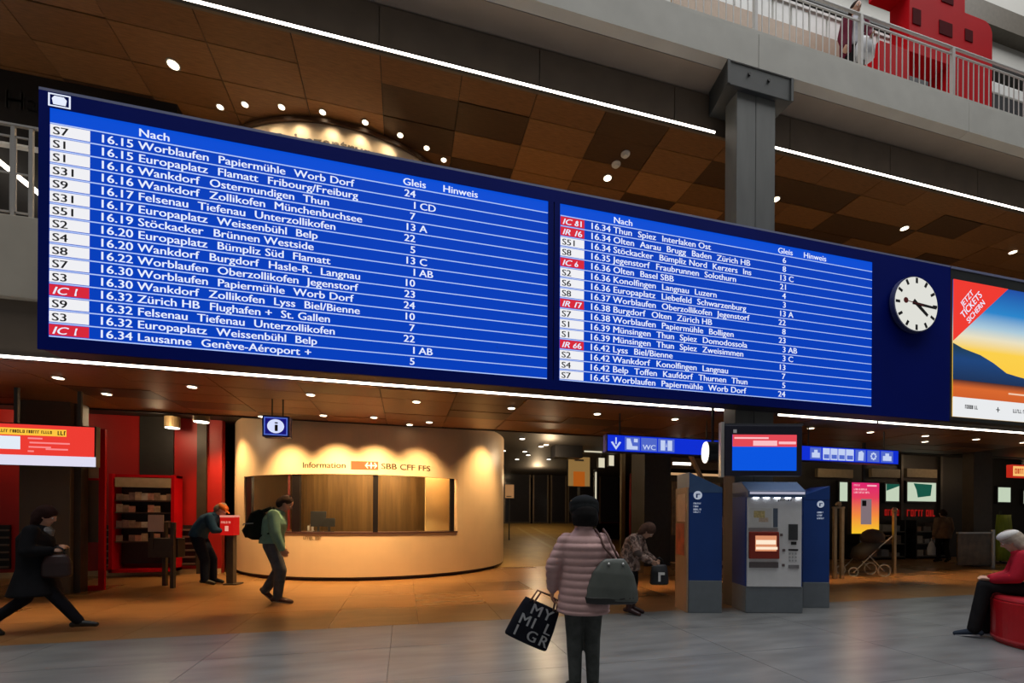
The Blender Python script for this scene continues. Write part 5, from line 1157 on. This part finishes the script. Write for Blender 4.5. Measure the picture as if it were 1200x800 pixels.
mb = MB(); mb.tube([(0, 0, 0), (0, 0, .02), (.0, 0, .2), (0, 0, .29), (0, 0, .31)], [(.13, .05), (.15, .08), (.14, .07), (.12, .03), (.11, .012)], 16, lat=(1, 0, 0)); remesh(mb, 'bag_body', blk, .011, 2, None, hb)
MB().tube([(-.07, 0, .29), (-.05, 0, .38), (.0, 0, .42), (.05, 0, .38), (.07, 0, .29)], .009).build('handle', blk, hb, True)
MB().box(-.05, -.015, -.088, -.082, .06, .20).box(-.015, .05, -.088, -.082, .16, .20).build('white_mark', white_paint, hb)

# --- walker far away at the right
P = Person('distant person in brown jacket walking away into the right shop', G(1105, 658.5), (Fv.x + .1 * Rv.x, Fv.y + .1 * Rv.y), 1.06,
           knL=(.08, .10, .50), anL=(.02, .1, .09), toL=(.18, .11, .03), anR=(-.08, -.1, .12), toR=(.04, -.11, .03))
P.body(); P.top('jacket', cloth('brown_jacket', (.24, .15, .10), .2, 6), .78, .215, .16, .01, .078, .055); P.trousers(cloth('black_jeans', (.014, .013, .014)), .10, .075, .06); P.shoes(mat('shoe_black', (.012, .012, .012))); P.hair(cloth('hair_dark', (.03, .018, .014)), 1.0, .08)
hb = empty('carrier_bag', world_of(P, (.06, .30, .22))); tag(hb, 'white carrier bag in the hand of the distant walker', 'bag')
mb = MB(); mb.tube([(0, 0, 0), (0, 0, .02), (0, 0, .25), (0, 0, .42), (0, 0, .5)], [(.11, .06), (.13, .08), (.14, .08), (.08, .04), (.03, .02)], 14, lat=(Rv.x, Rv.y, 0)); remesh(mb, 'bag_body', mat('bag_white', (.75, .76, .8)), .012, 2, None, hb)
MB().tube([(0, 0, .48), (0, 0, .60)], .012).build('handle', mat('bag_white', (.75, .76, .8)), hb, True)

# --- woman sitting on the red drum
so = ctr - Rv * .24 + Fv * .23; so.z = 0
P = Person('woman in red jacket and white cap sitting on the red drum', so, (-.72 * Rv.x + .69 * Fv.x, -.72 * Rv.y + .69 * Fv.y), .95,
           pelvis=(-.17, 0, .70), waist=(-.14, 0, .85), chest=(-.02, 0, 1.02), neck=(.05, 0, 1.18), head=(.12, 0, 1.31), look=(1, 0, -.25),
           shL=(.02, .18, 1.13), shR=(.02, -.18, 1.13), elL=(.10, .22, .86), wrL=(.29, .14, .80), haL=(.36, .12, .79), elR=(.10, -.22, .86), wrR=(.29, -.14, .80), haR=(.36, -.12, .79),
           hiL=(-.14, .09, .69), hiR=(-.14, -.09, .69), knL=(.36, .10, .72), anL=(.46, .10, .09), toL=(.62, .10, .03), knR=(.34, -.10, .70), anR=(.33, -.10, .09), toR=(.50, -.10, .03))
P.body(); P.top('red_jacket', cloth('red_jacket', (.42, .014, .03), .12, 6, .6), .62, .20, .16, 0, .078, .055)
P.trousers(cloth('black_jeans', (.014, .013, .014)), .095, .08, .07); P.shoes(cloth('shoe_navy', (.03, .04, .06), .1), mat('sole_white', (.6, .6, .62), .6, var=.05))
P.hair(cloth('hair_ash', (.36, .30, .24), .3, 16), 1.12, .17)
h, lk, sd, up, B = P.hf
mb = MB(); mb.ball(h + up * .085 - lk * .01, (.118, .108, .065), 16, B); remesh(P.out(mb), 'white_cap', mat('cap_white', (.66, .64, .60), .8, var=.08), .010, 3, None, P.root)

# --- person on the balcony
p = atY(1001, 66, 6.62)
P = Person('person in dark red open jacket standing behind the balcony railing', (p.x, 6.62, 9.75), (-Fv.x, -Fv.y), 1.0, elL=(.04, .26, 1.12), wrL=(.16, .2, .95), haL=(.22, .18, .9))
P.body(); P.top('shirt', cloth('shirt_pale', (.42, .42, .46), .25, 6), .86, .18, .135, 0, .055, .045); P.trousers(cloth('black_jeans', (.014, .013, .014)), .095, .07, .055); P.shoes(mat('shoe_grey', (.4, .4, .42), .6, var=.1)); P.hair(cloth('hair_dark', (.03, .018, .014)))
mb = MB(); j = P.j
for q, s_ in (('L', 1), ('R', -1)):
    mb.tube([(-.02, s_ * .155, .72), (-.01, s_ * .16, 1.0), (0, s_ * .15, 1.3), (0, s_ * .10, 1.42)], [(.055, .14), (.06, .145), (.07, .14), (.06, .08)], 14, lat=(0, 1, 0))
    mb.capsule(j['sh' + q], j['el' + q], .075, .068); mb.capsule(j['el' + q], j['wr' + q], .066, .052)
mb.tube([(-.10, 0, .74), (-.10, 0, 1.1), (-.09, 0, 1.38)], [(.16, .05), (.16, .05), (.15, .05)], 14, lat=(0, 1, 0))
remesh(P.out(mb), 'open_jacket', cloth('maroon_jacket', (.12, .012, .03), .2, 6), .014, 3, None, P.root)
